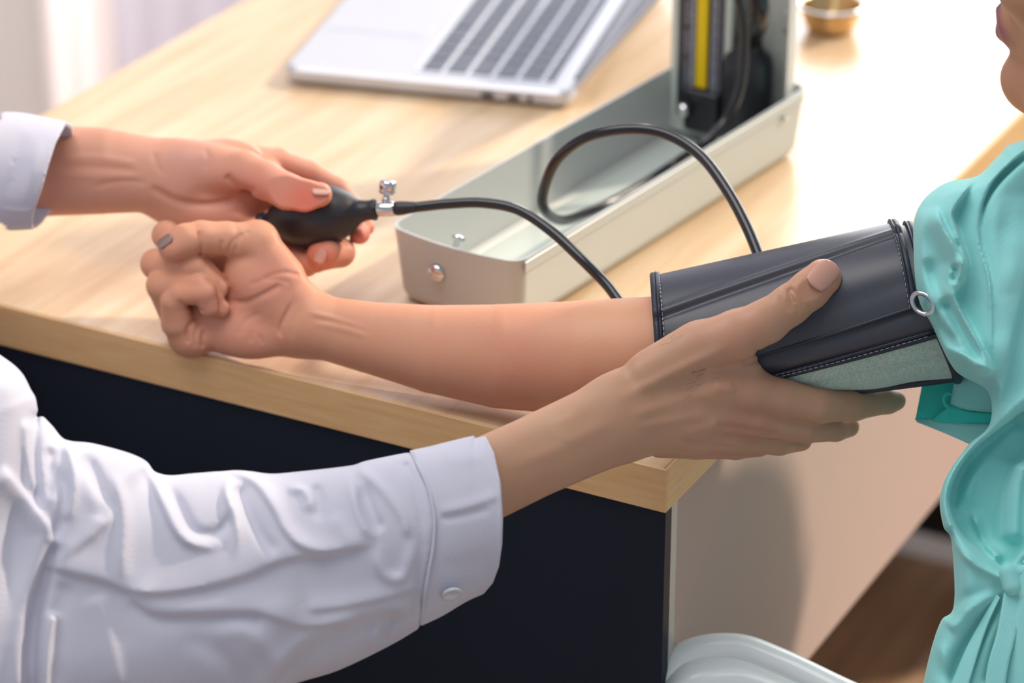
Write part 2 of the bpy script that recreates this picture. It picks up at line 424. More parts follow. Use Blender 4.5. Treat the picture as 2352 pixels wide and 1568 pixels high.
for b0, b1, z0, z1 in ((.10, .16, .56, 2.55), (2.0, 2.06, .56, 2.55), (1.06, 1.10, .56, 2.55), (.10, 2.06, 2.55, 2.61)): hbox('window_frame', 3.46, 3.52, b0, b1, z0, z1, M['pillar'], wn)
vb = thing('vertical_blind', 'pale grey ribbed vertical blind left of the bright white curtain strip', 'blind', heading(3.25, -.62, 0), YAW)
sl_bm = bmesh.new(); add_box(sl_bm, (-.0058, -.0012, .02), (.0058, .0012, 2.3), .0005, 1)
sl_me = bpy.data.meshes.new('slat'); sl_bm.to_mesh(sl_me); sl_bm.free(); sl_me.materials.append(M['slat'])
for i in range(22):
    o = bpy.data.objects.new('slat', sl_me); COL.objects.link(o); o.parent = vb; o.location = (-.176+i*.0125, 0, 0); o.rotation_euler = (0, 0, .35)
box('head_rail', (-.19, -.015, 2.3), (.1, .015, 2.34), M['slat'], vb)

cl_ = thing('added_overhead_lamp', 'square white panel lamp added out of view to give light from above', 'added lamp', (-.45, -.35, 2.505))  # invented fitting, out of view, that carries the added overhead light
for a_ in (((-.80, -.65, 0), (.80, -.60, .05)), ((-.80, .60, 0), (.80, .65, .05)), ((-.80, -.60, 0), (-.75, .60, .05)), ((.75, -.60, 0), (.80, .60, .05))): box('frame', *a_, M['pillar'], cl_, .003)
box('back_plate', (-.80, -.65, .05), (.80, .65, .06), M['pillar'], cl_)
for a_ in (-.6, .6): box('suspension_rod', (a_-.004, -.004, .06), (a_+.004, .004, .60), M['band'], cl_)
# ------------------------------------------------------------------ desk
DW, DL, TH = .63, 1.235, .0285
desk = thing('desk', 'office desk with pale wood laminate top and dark navy end panel', 'desk', (0, 0, 0))
bm = bmesh.new(); add_box(bm, (-DW, 0.0012, ZT-TH), (-0.0012, DL, ZT), .0008, 1); top = bm_obj('desktop', bm, M['wood'], desk)
eb = box('edge_band', (-DW, -.0006, ZT-TH+.0002), (.0006, .0012, ZT-.0002), M['edge'], desk, .0004, 1); eb['label'] = 'yellow wood edge band along the near short end'
eb = box('edge_band', (-.0012, .0013, ZT-TH+.0002), (.0006, DL, ZT-.0002), M['edge'], desk, .0004, 1); eb['label'] = 'yellow wood edge band along the long side by the patient'
p = box('end_panel', (-DW+.004, .002, 0.0), (-.0005, .0105, ZT-TH), M['navy'], desk); p['label'] = 'dark navy end panel'
p = box('panel_edge', (-DW+.004, .0106, 0.0), (-.0006, .0185, ZT-TH), M['band'], desk); p['label'] = 'light grey edging of the end panel'
p = box('modesty_panel', (-.022, .0187, ZT-.262), (-.0015, DL-.02, ZT-TH), M['beige'], desk); p['label'] = 'beige side panel under the top'
p = box('end_panel', (-DW+.004, DL-.03, 0.027), (-.0005, DL-.0195, ZT-TH), M['black'], desk); p['label'] = 'far black end panel'
p = box('foot_rail', (-DW+.004, DL-.034, 0.0), (-.0005, DL-.0155, .026), M['pillar'], desk, .002); p['label'] = 'pale foot rail under the far end panel'

# ------------------------------------------------------------------ sphygmomanometer
NEAR = P(1195, 607, .80); NEAR[2] = ZT
BU = np.array([P(1860, 200, .80)[0]-NEAR[0], P(1860, 200, .80)[1]-NEAR[1]]); BLN = np.linalg.norm(BU); BU /= BLN
BL, BW, BH = BLN, .100, .051
brz = math.atan2(BU[1], BU[0])-math.pi/2                           # local y along the box, local x to its right
sph = thing('sphygmomanometer', 'mercury blood pressure meter with open grey enamel case and upright lid', 'blood pressure monitor', (NEAR[0], NEAR[1], ZT), brz)
def tray(name, W, L, H, T, rc, m, parent, mtx=Matrix(), bulge=0.0, inset=.004, floor_t=.0015, n=8):
    # open tray with rounded corners, walls of thickness T, slightly tapered base
    def outline(w, l, r, ins, bl):
        pts = []
        for (cx, cy, a0) in ((w-r, r, -90), (w-r, l-r, 0), (r, l-r, 90), (r, r, 180)):
            for i in range(n+1):
                a = math.radians(a0+90*i/n); pts.append((cx+(r-0)*math.cos(a), cy+(r)*math.sin(a)))
            if a0 == 180: pass
        out = []
        for x, y in pts:
            x = w/2+(x-w/2)*(w-2*ins)/w; y = l/2+(y-l/2)*(l-2*ins)/l; out.append((x, y))
        # bulging near end
        res = []
        m0 = len(out)
        for i in range(m0):
            res.append(out[i])
        k = [out[-1], out[0]]
        for j in range(1, 9):
            t = j/9; res.append((k[0][0]+(k[1][0]-k[0][0])*t, k[0][1]+(k[1][1]-k[0][1])*t))
        if bl:
            res = [(x, y-bl*max(0, 1-((x-w/2)/(w/2))**2) if y < l*.1 else y) for x, y in res]
        return res
    bm = bmesh.new()
    levels = [(0.0, inset+.006, 0), (.003, inset+.002, 0), (.008, inset, 0), (H, 0, 0)]
    rings = []
    for z, ins, _ in levels: rings.append([bm.verts.new(mtx @ Vector((x-W, y, z))) for x, y in outline(W, L, rc, ins, bulge)])
    inner = []
    for z, ins in ((H, T), (H*.5, T+inset*.5), (floor_t+.003, T+inset), (floor_t, T+inset+.004)):
        inner.append([bm.verts.new(mtx @ Vector((x-W, y, z))) for x, y in outline(W, L, rc, ins, bulge)])
    allr = rings+inner
    for a, b in zip(allr, allr[1:]):
        k = len(a)
        for i in range(k): bm.faces.new((a[i], a[(i+1) % k], b[(i+1) % k], b[i]))
    bm.faces.new(allr[0]); bm.faces.new(allr[-1]); fix(bm)
    return bm_obj(name, bm, m, parent, False)
case = tray('case', BW, BL, BH, .0016, .009, M['boxlight'], sph, bulge=.006)
# lining of the case: grey-green floor and a rail fold down the middle
bm = bmesh.new(); add_box(bm, (-BW+.010, .010, .0024), (-.010, BL-.012, .0034), .0008, 1); bm_obj('case_lining', bm, M['box'], sph)
bm = bmesh.new(); add_box(bm, (-BW*.52, .012, .0035), (-BW*.50, BL-.06, .0042), .0003, 1); bm_obj('floor_crease', bm, M['boxlight'], sph)
bm = bmesh.new(); add_box(bm, (.0002, .004, BH-.0085), (.0012, BL-.01, BH-.001), .0004, 1); bm_obj('rim_fold', bm, M['boxlight'], sph)
bm = bmesh.new(); add_box(bm, (-BW-.0012, .012, BH-.0085), (-BW-.0002, BL-.01, BH-.001), .0004, 1); bm_obj('rim_fold', bm, M['boxlight'], sph)
# latch button on the near end and catch on its rim
mx = axis_mtx((-BW*.60, -.0045, .030), (-BW*.60, -.012, .029))
bm = bmesh.new(); lathe(bm, [(.0062, -.001), (.0062, .001), (.0056, .0022), (.004, .0034), (.002, .0040), (0.0001, .0042)], 24, mx); fix(bm); o = bm_obj('latch_button', bm, M['chrome'], sph, True); o['label'] = 'domed chrome latch button'
mx = axis_mtx((-BW*.52, .006, BH-.002), (-BW*.52, .010, BH+.003))
bm = bmesh.new(); lathe(bm, [(.002, -.004), (.002, .001), (.0042, .0012), (.0045, .0035), (.003, .0045), (0.0001, .0048)], 20, mx); fix(bm); o = bm_obj('catch', bm, M['chrome'], sph, True); o['label'] = 'small chrome catch peg'
mx = axis_mtx((.0008, BL-.035, BH-.013), (.003, BL-.035, BH-.013))
bm = bmesh.new(); lathe(bm, [(.0022, -.001), (.0022, .0008), (.0012, .0014), (0.0001, .0015)], 16, mx); fix(bm); bm_obj('rivet', bm, M['chrome'], sph, True)
# upright lid: a shallow tray standing on its end, open towards the near end
LIDW, LIDH, LIDD = .088, .31, .021
lidm = Matrix.Translation((0, 0, 0))
ly = BL-.0045
lm = Matrix.Translation((-.0042, ly, .011)) @ Matrix.Rotation(math.radians(90), 4, 'X')
lid = tray('lid', LIDW, LIDH, LIDD, .0014, .010, M['boxlight'], sph, lm, inset=.002)
bm = bmesh.new(); add_box(bm, (-.0042-LIDW+.006, ly-.0034, .012), (-.0135, ly-.0022, LIDH-.004), .0004, 1); bm_obj('lid_lining', bm, M['box'], lid)
def lidbox(name, x0, x1, y0, y1, z0, z1, m, bev=.001, parent=None, seg=2):    # y measured towards the viewer from the lid back
    return box(name, (-.0042-LIDW+x0, ly-y1, z0), (-.0042-LIDW+x1, ly-y0, z1), m, parent or lid, bev, seg)
lidbox('guide_clip', .0735, .0835, .0035, .0065, .092, .106, M['boxlight'], .0014)
lidbox('guide_clip', .0775, .084, .0035, .0068, .030, .058, M['boxlight'], .0014)
# hinged instrument plate with scale, column and reservoir
frame = lidbox('plate_frame', -.004, .046, .0215, .0265, .006, .28, M['box'], .0024, seg=3)
plate = lidbox('scale_plate', .003, .040, .0266, .0275, .020, .275, M['dark'], .0003)
gl = lidbox('graduated_strip', .0075, .0175, .0276, .0281, .040, .275, M['scale'], .0002, plate)
gr = lidbox('graduated_strip', .0305, .0385, .0276, .0281, .040, .275, M['scale'], .0002, plate)
for base, x0, x1 in ((gl, .0145, .0172), (gr, .0307, .0332)):
    bm = bmesh.new()
    for i in range(100):
        z = .042+i*.0022; w = x1-x0 if i % 5 else (x1-x0)*1.5
        if base is gl: a0, a1 = x1-w, x1
        else: a0, a1 = x0, x0+w
        add_box(bm, (-.0042-LIDW+a0, ly-.0284, z), (-.0042-LIDW+a1, ly-.02812, z+.0007))
    o = bm_obj('scale_ticks', bm, M['tick'], base); o['kind'] = 'stuff'
def digits(txt, x, z, size, m, parent):
    cu = bpy.data.curves.new('scale_number', 'FONT'); cu.body = txt; cu.size = size; cu.extrude = .0001; cu.align_x = 'CENTER'
    tmp = bpy.data.objects.new('scale_number', cu); COL.objects.link(tmp)
    dg = bpy.context.evaluated_depsgraph_get(); me = bpy.data.meshes.new_from_object(tmp.evaluated_get(dg)); bpy.data.objects.remove(tmp)
    o = link('scale_number', me, m, parent); o.location = (-.0042-LIDW+x, ly-.0283, z); o.rotation_euler = (math.radians(90), 0, 0); return o
for i in range(8): digits(str(i*20), .0108, .041+i*.022, .0062, M['dark'], gl)
yb = lidbox('mercury_column', .0195, .0285, .0276, .0305, .045, .275, M['yellow'], .0011); yb['label'] = 'bright yellow backing of the glass column'
kb = bmesh.new(); mx = axis_mtx((-.0042-LIDW+.020, ly-.028, .026), (-.0042-LIDW+.016, ly-.050, .034))
lathe(kb, [(.0028, 0), (.0028, .012), (.0046, .0125), (.005, .016), (.004, .0185), (.0001, .019)], 20, mx); fix(kb); o = bm_obj('cock_lever', kb, M['chrome'], lid, True); o['label'] = 'metal shut-off tap of the column'
lidbox('column_foot', .012, .040, .0276, .034, .012, .044, M['dark'], .003, seg=3)
rv = bmesh.new(); mx = axis_mtx((-.0042-LIDW+.057, ly-.0215, .004), (-.0042-LIDW+.057, ly-.0215, .1))
lathe(rv, [(.0165, 0), (.0176, .004), (.0176, .062), (.0160, .070), (.0110, .074), (.0095, .078), (.0095, .082)], 32, mx); fix(rv); o = bm_obj('reservoir', rv, M['dark'], lid, True); o['label'] = 'black mercury reservoir pot'

# ------------------------------------------------------------------ tubing
def boxpt(x, y, z):                                               # point in the box frame
    c, s_ = math.cos(brz), math.sin(brz); return (NEAR[0]+x*c-y*s_, NEAR[1]+x*s_+y*c, ZT+z)
def tube(name, pts, r, m, label, cat, parent=None):
    p = crom(pts, 14); bm = bmesh.new(); sweep(bm, p, r, 16); fix(bm); o = bm_obj(name, bm, m, parent, True)
    if cat: tag(o, label, cat)
    return o
res_top = boxpt(-.0042-LIDW+.057, ly-.0215, .084)
t1 = [PD(1700, -260, 2.02), PD(1665, -150, 2.04), PD(1680, -60, 2.055), PD(1704, 30, 2.065), PD(1709, 110, 2.075), PD(1700, 200, 2.08), PD(1668, 275, 2.085), PD(1615, 330, 2.08),
      P(1540, 382, .772), P(1440, 444, .766), P(1350, 488, .768), P(1290, 506, .785), PD(1252, 484, 1.925), PD(1248, 440, 1.905), PD(1280, 366, 1.885), PD(1350, 314, 1.87),
      PD(1450, 296, 1.86), PD(1535, 310, 1.855), PD(1610, 358, 1.845), PD(1670, 437, 1.83), PD(1715, 520, 1.815), PD(1748, 600, 1.80)]
tube('pressure_tube', t1, .0034, M['tube'], 'glossy black rubber tube looping from the meter to the cuff', 'tube')
# second tube behind the first: from the reservoir top upwards
tube('reservoir_tube', [res_top, PD(1742, 40, 2.09), PD(1732, -40, 2.08), PD(1700, -150, 2.07), PD(1685, -260, 2.05)], .0075, M['tube'], 'thick black hose rising from the black reservoir pot', 'hose')
t2 = [PD(908, 479, 1.874), PD(960, 475, 1.870), PD(1030, 468, 1.865), PD(1110, 466, 1.858), PD(1190, 482, 1.85), PD(1265, 530, 1.84), PD(1330, 590, 1.83), PD(1390, 650, 1.825), PD(1445, 715, 1.815), PD(1530, 760, 1.80)]
bt = tube('bulb_tube', t2, .0032, M['tube'], 'thin black rubber tube running from the bulb valve under the arm', 'tube')
sweepbm = bmesh.new(); sweep(sweepbm, crom([t2[0], t2[1]], 6), [.0042, .0044, .0043, .0040, .0036, .0033, .0032], 16); fix(sweepbm); bm_obj('tube_collar', sweepbm, M['rubber'], bt, True)

# ------------------------------------------------------------------ inflation bulb with valve
A0, A1 = PD(588, 510, 1.897), PD(862, 481, 1.876)
bulb = thing('inflation_bulb', 'black rubber squeeze bulb held in the far left hand', 'bulb', tuple(A0))
px2m = 1.885/FPX
Lm = float(np.linalg.norm(A1-A0)); prof = [(0, 6), (3, 15), (8, 20), (20, 21), (27, 17), (32, 24), (44, 36), (65, 52), (95, 66), (130, 72), (165, 70), (195, 60), (218, 46), (234, 32), (246, 25), (262, 23), (274, 25), (275, 16)]
bm = bmesh.new(); q = np.array(prof, float); q2 = crom([(a, b, 0) for a, b in q], 4)
mx = axis_mtx((0, 0, 0), tuple(A1-A0))
lathe(bm, [(max(b, .1)*px2m, a/274*Lm) for a, b, _ in q2], 48, mx); fix(bm); bm_obj('bulb_body', bm, M['rubber'], bulb, True)
V1 = PD(906, 479, 1.8735)
bm = bmesh.new(); mx = axis_mtx(tuple(A1-A0-(V1-A1)*.15), tuple(V1-A0)); LL = float(np.linalg.norm(V1-A1))*1.15
lathe(bm, [(.0038, 0), (.0045, .0006), (.0045, LL*.95), (.004, LL)], 28, mx); fix(bm); vv = bm_obj('valve_body', bm, M['chrome'], bulb, True)
K0, K1 = PD(886, 470, 1.875), PD(892, 414, 1.872)
bm = bmesh.new(); mx = axis_mtx(tuple(K0-A0), tuple(K1-A0)); LK = float(np.linalg.norm(K1-K0))
lathe(bm, [(.0026, 0), (.0026, LK*.30), (.0019, LK*.32), (.0019, LK*.40), (.0040, LK*.44), (.0052, LK*.50), (.0052, LK*.58), (.0046, LK*.62), (.0052, LK*.66), (.0052, LK*.90), (.0046, LK*.98), (.003, LK), (.0001, LK*1.01)], 28, mx); fix(bm)
bm_obj('release_screw', bm, M['chrome'], bulb, True)

# ------------------------------------------------------------------ laptop
LH = .0145
q0, q1, q2_, q3 = P(650, 153, ZT+LH), P(1308, 214, ZT+LH), P(780, 0, ZT+LH), P(1420, 0, ZT+LH)
lx = (q1-q0)[:2]; LSIDE = float(np.linalg.norm(lx)); lx = lx/LSIDE; lrz = math.atan2(lx[1], lx[0])   # local x: from the front edge to the hinge; local y along the hinge
lap = thing('laptop', 'open silver laptop with dark grey keys on the pale desk', 'laptop', (q0[0], q0[1], ZT), lrz)
LW = .304
def rbox(name, x0, x1, y0, y1, z0, z1, r, m, parent, bev=.0008, n=6, sm=False):
    bm = bmesh.new(); pts = []
    for cx, cy, a0 in ((x1-r, y0+r, -90), (x1-r, y1-r, 0), (x0+r, y1-r, 90), (x0+r, y0+r, 180)):
        for i in range(n+1): a = math.radians(a0+90*i/n); pts.append((cx+r*math.cos(a), cy+r*math.sin(a)))
    rings = []
    for z, ins in ((z0, bev*2), (z0+bev*1.5, 0), (z1-bev, 0), (z1, bev)):
        rings.append([bm.verts.new(((x0+x1)/2+(x-(x0+x1)/2)*(1-2*ins/(x1-x0)), (y0+y1)/2+(y-(y0+y1)/2)*(1-2*ins/(y1-y0)), z)) for x, y in pts])
    for a, b in zip(rings, rings[1:]):
        for i in range(len(a)): bm.faces.new((a[i], a[(i+1) % len(a)], b[(i+1) % len(a)], b[i]))
    bm.faces.new(rings[0][::-1]); bm.faces.new(rings[-1]); fix(bm)
    return bm_obj(name, bm, m, parent, sm)
base = rbox('base', 0, LSIDE, 0, LW, .0015, LH, .010, M['alu'], lap, .0022)
for i, (x, w) in enumerate(((.152, .0095), (.172, .0085), (.187, .0035))):
    o = box('port', (x, -.0003, .0052), (x+w, .0006, .0092), M['dark'], base, .0003)
# keyboard: x from the front edge towards the hinge, y along it
kx0, kx1, ky0, ky1 = .097, .203, .0135, .290
kbd = box('keyboard', (kx0, ky0, LH+.0001), (kx1, ky1, LH+.0006), M['keybed'], base, .0002)
rows = [(14, [1]*14), ]
y_len = ky1-ky0; pitch = .0188
layouts = [[1.25, 1, 1.15, 1.35, 5.6, 1.35, 1, 1.05], [2.3, 1, 1, 1, 1, 1, 1, 1, 1, 1, 1, 2.3], [1.8, 1, 1, 1, 1, 1, 1, 1, 1, 1, 1, 1, 1.8], [1.5]+[1]*13, [1]*13+[1.5]]
xs0 = kx0+.003
for ri, lay in enumerate(layouts):
    tot = sum(lay); y = ky0+.003; unit = (y_len-.006)/tot
    for w in lay:
        box('key', (xs0+ri*pitch+.0016, y+.0012, LH+.0006), (xs0+ri*pitch+pitch-.0016, y+w*unit-.0012, LH+.0016), M['key'], kbd, .0004, 1); y += w*unit
y = ky0+.003
for i in range(14):
    w = (y_len-.006)/14; box('key', (xs0+5*pitch+.0016, y+.0012, LH+.0006), (xs0+5*pitch+.0085, y+w-.0012, LH+.0016), M['key'], kbd, .0004, 1); y += w
tp = box('trackpad', (.008, .085, LH+.00005), (.086, .218, LH+.0003), M['alu'], base, .0001)
hg = box('hinge', (LSIDE-.004, .028, LH-.006), (LSIDE+.004, LW-.028, LH+.001), M['dark'], base, .002)
LIDANG = math.radians(52)
ld = bpy.data.objects.new('screen_lid', None); 
bm = bmesh.new(); add_box(bm, (0, .004, -.0022), (.208, LW-.004, .0022), .002, 2)
me = bpy.data.meshes.new('screen_lid'); bm.to_mesh(me); bm.free(); bpy.data.objects.remove(ld); ld = link('screen_lid', me, M['alu'], lap)
ld.location = (LSIDE+.003, 0, LH+.001); ld.rotation_euler = (0, -LIDANG, 0)
box('screen', (.006, .012, .0022), (.200, LW-.012, .0026), M['screen'], ld, .0001)

# ------------------------------------------------------------------ metal cup
cx, cy, _ = P(1907, 70, ZT); cup = thing('metal_cup', 'small shiny warm metal cup on the desk beyond the meter', 'cup', (cx, cy, ZT))
bm = bmesh.new()
pr = [(.0001, .0015), (.0120, .0015), (.0145, .0), (.0160, .0008), (.0190, .008), (.0225, .022), (.0235, .030), (.0245, .0305), (.0245, .033), (.0232, .0335), (.0222, .031), (.0205, .020), (.0165, .006), (.012, .0035), (.0001, .0032)]
lathe(bm, [(a*1.04, b*.66) for a, b in pr], 48); fix(bm); bm_obj('cup_body', bm, M['brass'], cup, True)
bm = bmesh.new(); sweep(bm, [(.0256*math.cos(a), .0256*math.sin(a), .0215) for a in np.linspace(0, 2*math.pi, 49)], .0012, 8, cap=False); fix(bm); o = bm_obj('rim', bm, M['chrome'], cup, True)

# ------------------------------------------------------------------ patient's chair (white moulded)
chx, chy, _ = PD(1740, 1500, 1.86)
CH = thing('chair', 'white moulded plastic chair with a curved slatted side rail beside the desk panel', 'chair', (.29, .05, 0))
def chl(p): return (p[0]-.29, p[1]-.05, p[2])
rail = crom([chl(PD(*a)) for a in ((1520, 1660, 1.835), (1534, 1560, 1.83), (1585, 1500, 1.825), (1690, 1487, 1.82), (1790, 1520, 1.81), (1960, 1600, 1.79), (2200, 1700, 1.75), (2500, 1800, 1.70))], 12)
bm = bmesh.new(); sweep(bm, rail, .0085, 16, flat=1.0); fix(bm)
ar = bm_obj('side_rail', bm, M['plastic'], CH, True)
bm = bmesh.new()
rp = [Vector(v) for v in rail]
top = []; bot = []
for i, v in enumerate(rp):
    t = i/(len(rp)-1); top.append(v+Vector((0, -.006, -.004))); bot.append(v+Vector((.02, -.012, -.034)))
for th in (0, 1): pass
rows_ = [[bm.verts.new(v+Vector((0, -.0015*0, 0))) for v in top], [bm.verts.new((a+b)/2+Vector((0, -.006, 0))) for a, b in zip(top, bot)], [bm.verts.new(v) for v in bot]]
for a, b in zip(rows_, rows_[1:]):
    for i in range(len(a)-1): bm.faces.new((a[i], a[i+1], b[i+1], b[i]))
me_ = bm_obj('rail_skirt', bm, M['plastic'], CH, True); md = me_.modifiers.new('thick', 'SOLIDIFY'); md.thickness = .004
for i in range(6, len(rp)-4, 5):
    v = bot[i]; bm = bmesh.new(); e = Vector((v.x*.85+.01, v.y+.01, .395)); sweep(bm, [v+Vector((0, .004, .012)), (v+e)/2+Vector((0, -.004, 0)), e], [.0055, .0045, .0055], 10); fix(bm); bm_obj('spindle', bm, M['plastic'], CH, True)
bm = bmesh.new(); add_box(bm, (-.25, -.22, .355), (.22, .22, .395), .018, 4); bm_obj('seat', bm, M['plastic'], CH, True)
for sx in (-1, 1):
    for sy in (-1, 1):
        bm = bmesh.new(); sweep(bm, [(sx*.19-.01, sy*.18, .357), (sx*.21, sy*.20, 0.0)], [.016, .012], 14); fix(bm); bm_obj('leg', bm, M['plastic'], CH, True)
bm = bmesh.new(); add_box(bm, (.225, -.20, .37), (.25, .20, .72), .012, 3); bm_obj('backrest', bm, M['plastic'], CH, True)
# ------------------------------------------------------------------ people
patient = thing('person', 'patient in a turquoise shirt at the right, fist closed, arm stretched over the desk', 'person', (.27, .02, 0))
doctor = thing('person', 'examiner in a white long-sleeved shirt, one hand on the cuff, one round the bulb', 'person', (-.62, -.42, 0))
def attach(o, root):                                              # keep world coordinates under a moved root
    o.parent = root; o.location = tuple(-Vector(root.location)); return o
def join_parts(name, parts, m, root):                             # several sculpted regions in one mesh
    bm = bmesh.new()
    for me in parts: bm.from_mesh(me)
    me = bpy.data.meshes.new(name); bm.to_mesh(me); bm.free(); smooth(me); return attach(link(name, me, m), root)

# ---- the patient's fist and forearm -----------------------------------------
VA = View(1.862, 550, 690, gx=-1.08e-4)
def build_fist():
    S = Sculpt((290, 1720), (470, 1010), (-175, 150), 3.2)
    # forearm
    S.chain([(690, 742, -12, 80), (760, 756, -12, 74), (850, 775, -8, 82), (1000, 802, -4, 102), (1150, 818, -8, 120), (1300, 822, -28, 130), (1420, 815, -55, 130), (1540, 800, -90, 122), (1620, 785, -112, 116)], 0, zs=.86)
    # palm block
    S.chain([(690, 735, -22, 74), (600, 722, -30, 84), (520, 725, -35, 84), (470, 728, -40, 78)], 30, zs=.62)
    S.ell((568, 762, -12), (100, 62, 42), 26, ax=((1, .12, 0), (-.12, 1, 0), (0, 0, 1)))       # little-finger side of palm
    S.ell((612, 650, 0), (108, 78, 56), 28, ax=((1, .75, 0), (-.75, 1, 0), (0, 0, 1)))         # thumb mound
    S.ell((655, 690, -5), (70, 60, 48), 24)
    # fingers (proximal bones run up the left side, then fold towards the palm)
    S.chain([(440, 600, -80, 40), (382, 540, -30, 33), (440, 588, 22, 29), (490, 640, 10, 24)], 8, kin=6)
    S.chain([(430, 690, -80, 42), (358, 606, -12, 35), (445, 612, 40, 28), (500, 662, 26, 25)], 5, kin=6)
    S.chain([(425, 755, -62, 44), (372, 655, 14, 36), (455, 655, 50, 28), (503, 705, 32, 26)], 4, kin=6)
    S.chain([(438, 772, -30, 46), (408, 740, 4, 38), (400, 690, 34, 31), (415, 674, 46, 29), (470, 672, 62, 27), (482, 705, 50, 25)], 4, kin=5)
    S.ell((440, 778, -22), (52, 42, 46), 14)
    S.ell((485, 655, -52), (80, 90, 40), 20)
    # thumb
    S.chain([(640, 640, -10, 62), (588, 560, 2, 50), (520, 548, 26, 39), (462, 545, 44, 38), (425, 552, 58, 38), (398, 566, 62, 36)], 9, kin=8)
    S.ell((590, 548, 0), (48, 42, 42), 14)
    # hollow between finger tips and thumb mound
    S.chain([(505, 600, 62, 8), (512, 650, 60, 12), (516, 700, 58, 12), (520, 722, 50, 6)], 10, op='cut')
    S.chain([(470, 712, 62, 3), (447, 712, 60, 6), (430, 715, 56, 3)], 5, op='cut')
    X, Y = S.xy()
    cr = [
        ([(505, 685), (560, 692), (610, 672), (650, 650)], -5, 5, 9), ([(600, 640), (650, 625), (690, 632)], -2.5, 4, 6), ([(570, 655), (620, 640), (668, 650)], -2.0, 4, 5),
        ([(646, 778), (643, 755), (655, 725), (680, 680)], -6, 5, 9, .3), ([(668, 782), (670, 750), (690, 700)], -2.2, 5, 7, .35), ([(459, 588), (463, 560), (455, 530)], -5, 4, 4),
        ([(516, 590), (508, 572), (510, 550)], -3, 4, 5), ([(540, 580), (545, 555), (560, 538)], -3, 4, 5), ([(520, 590), (530, 560), (550, 540), (575, 530)], -2.5, 4, 6),
        ([(465, 800), (465, 770), (480, 740)], -7, 4, 5), ([(432, 790), (430, 755), (452, 725)], -5, 4, 5), ([(448, 800), (447, 770), (462, 735)], -3, 3, 4),
        ([(578, 790), (575, 775), (580, 755)], -2, 4, 5, .35), ([(603, 792), (600, 780), (590, 765)], -2, 4, 5, .35), ([(545, 770), (560, 740), (600, 715)], -2, 5, 7),
        ([(700, 715), (760, 730), (850, 760)], 3, 7, 8, .35), ([(710, 740), (780, 752), (860, 775)], 2.8, 7, 8, .35), ([(700, 728), (780, 742), (860, 768)], -2.5, 5, 6, .35),
        ([(535, 510), (545, 530), (540, 555)], -2, 4, 5), ([(410, 690), (425, 700), (440, 705)], -3, 4, 4)]
    S.relief(strokes(X, Y, cr)*1.05, -10, 20)
    S.cut(0, 0, -1, 92, 6)
    v, q = S.mesh()
    base = 'd49b7d'
    c = tint(v, base, [(400, 590, 60, 'cf8d76', .5), (620, 640, 80, 'd68f7c', .6), (560, 770, 90, 'd48f7c', .5), (350, 600, 40, 'dba583', .3), (1200, 880, 160, 'd08e74', .6), (480, 700, 50, 'c98570', .4), (470, 780, 40, 'cf8b78', .5), (1400, 720, 120, 'e0ac86', .5), (1000, 760, 120, 'dba284', .4)])
    return quads_mesh('body', VA(v), q, col=c)
fist_me = build_fist()
nail('fingernail', VA, (376, 552, 90), (-.80, .55, -.30), (-.60, -.36, .71), 21, 15, 26, M['nail_dark'], None)
NA = COL.objects[-1]

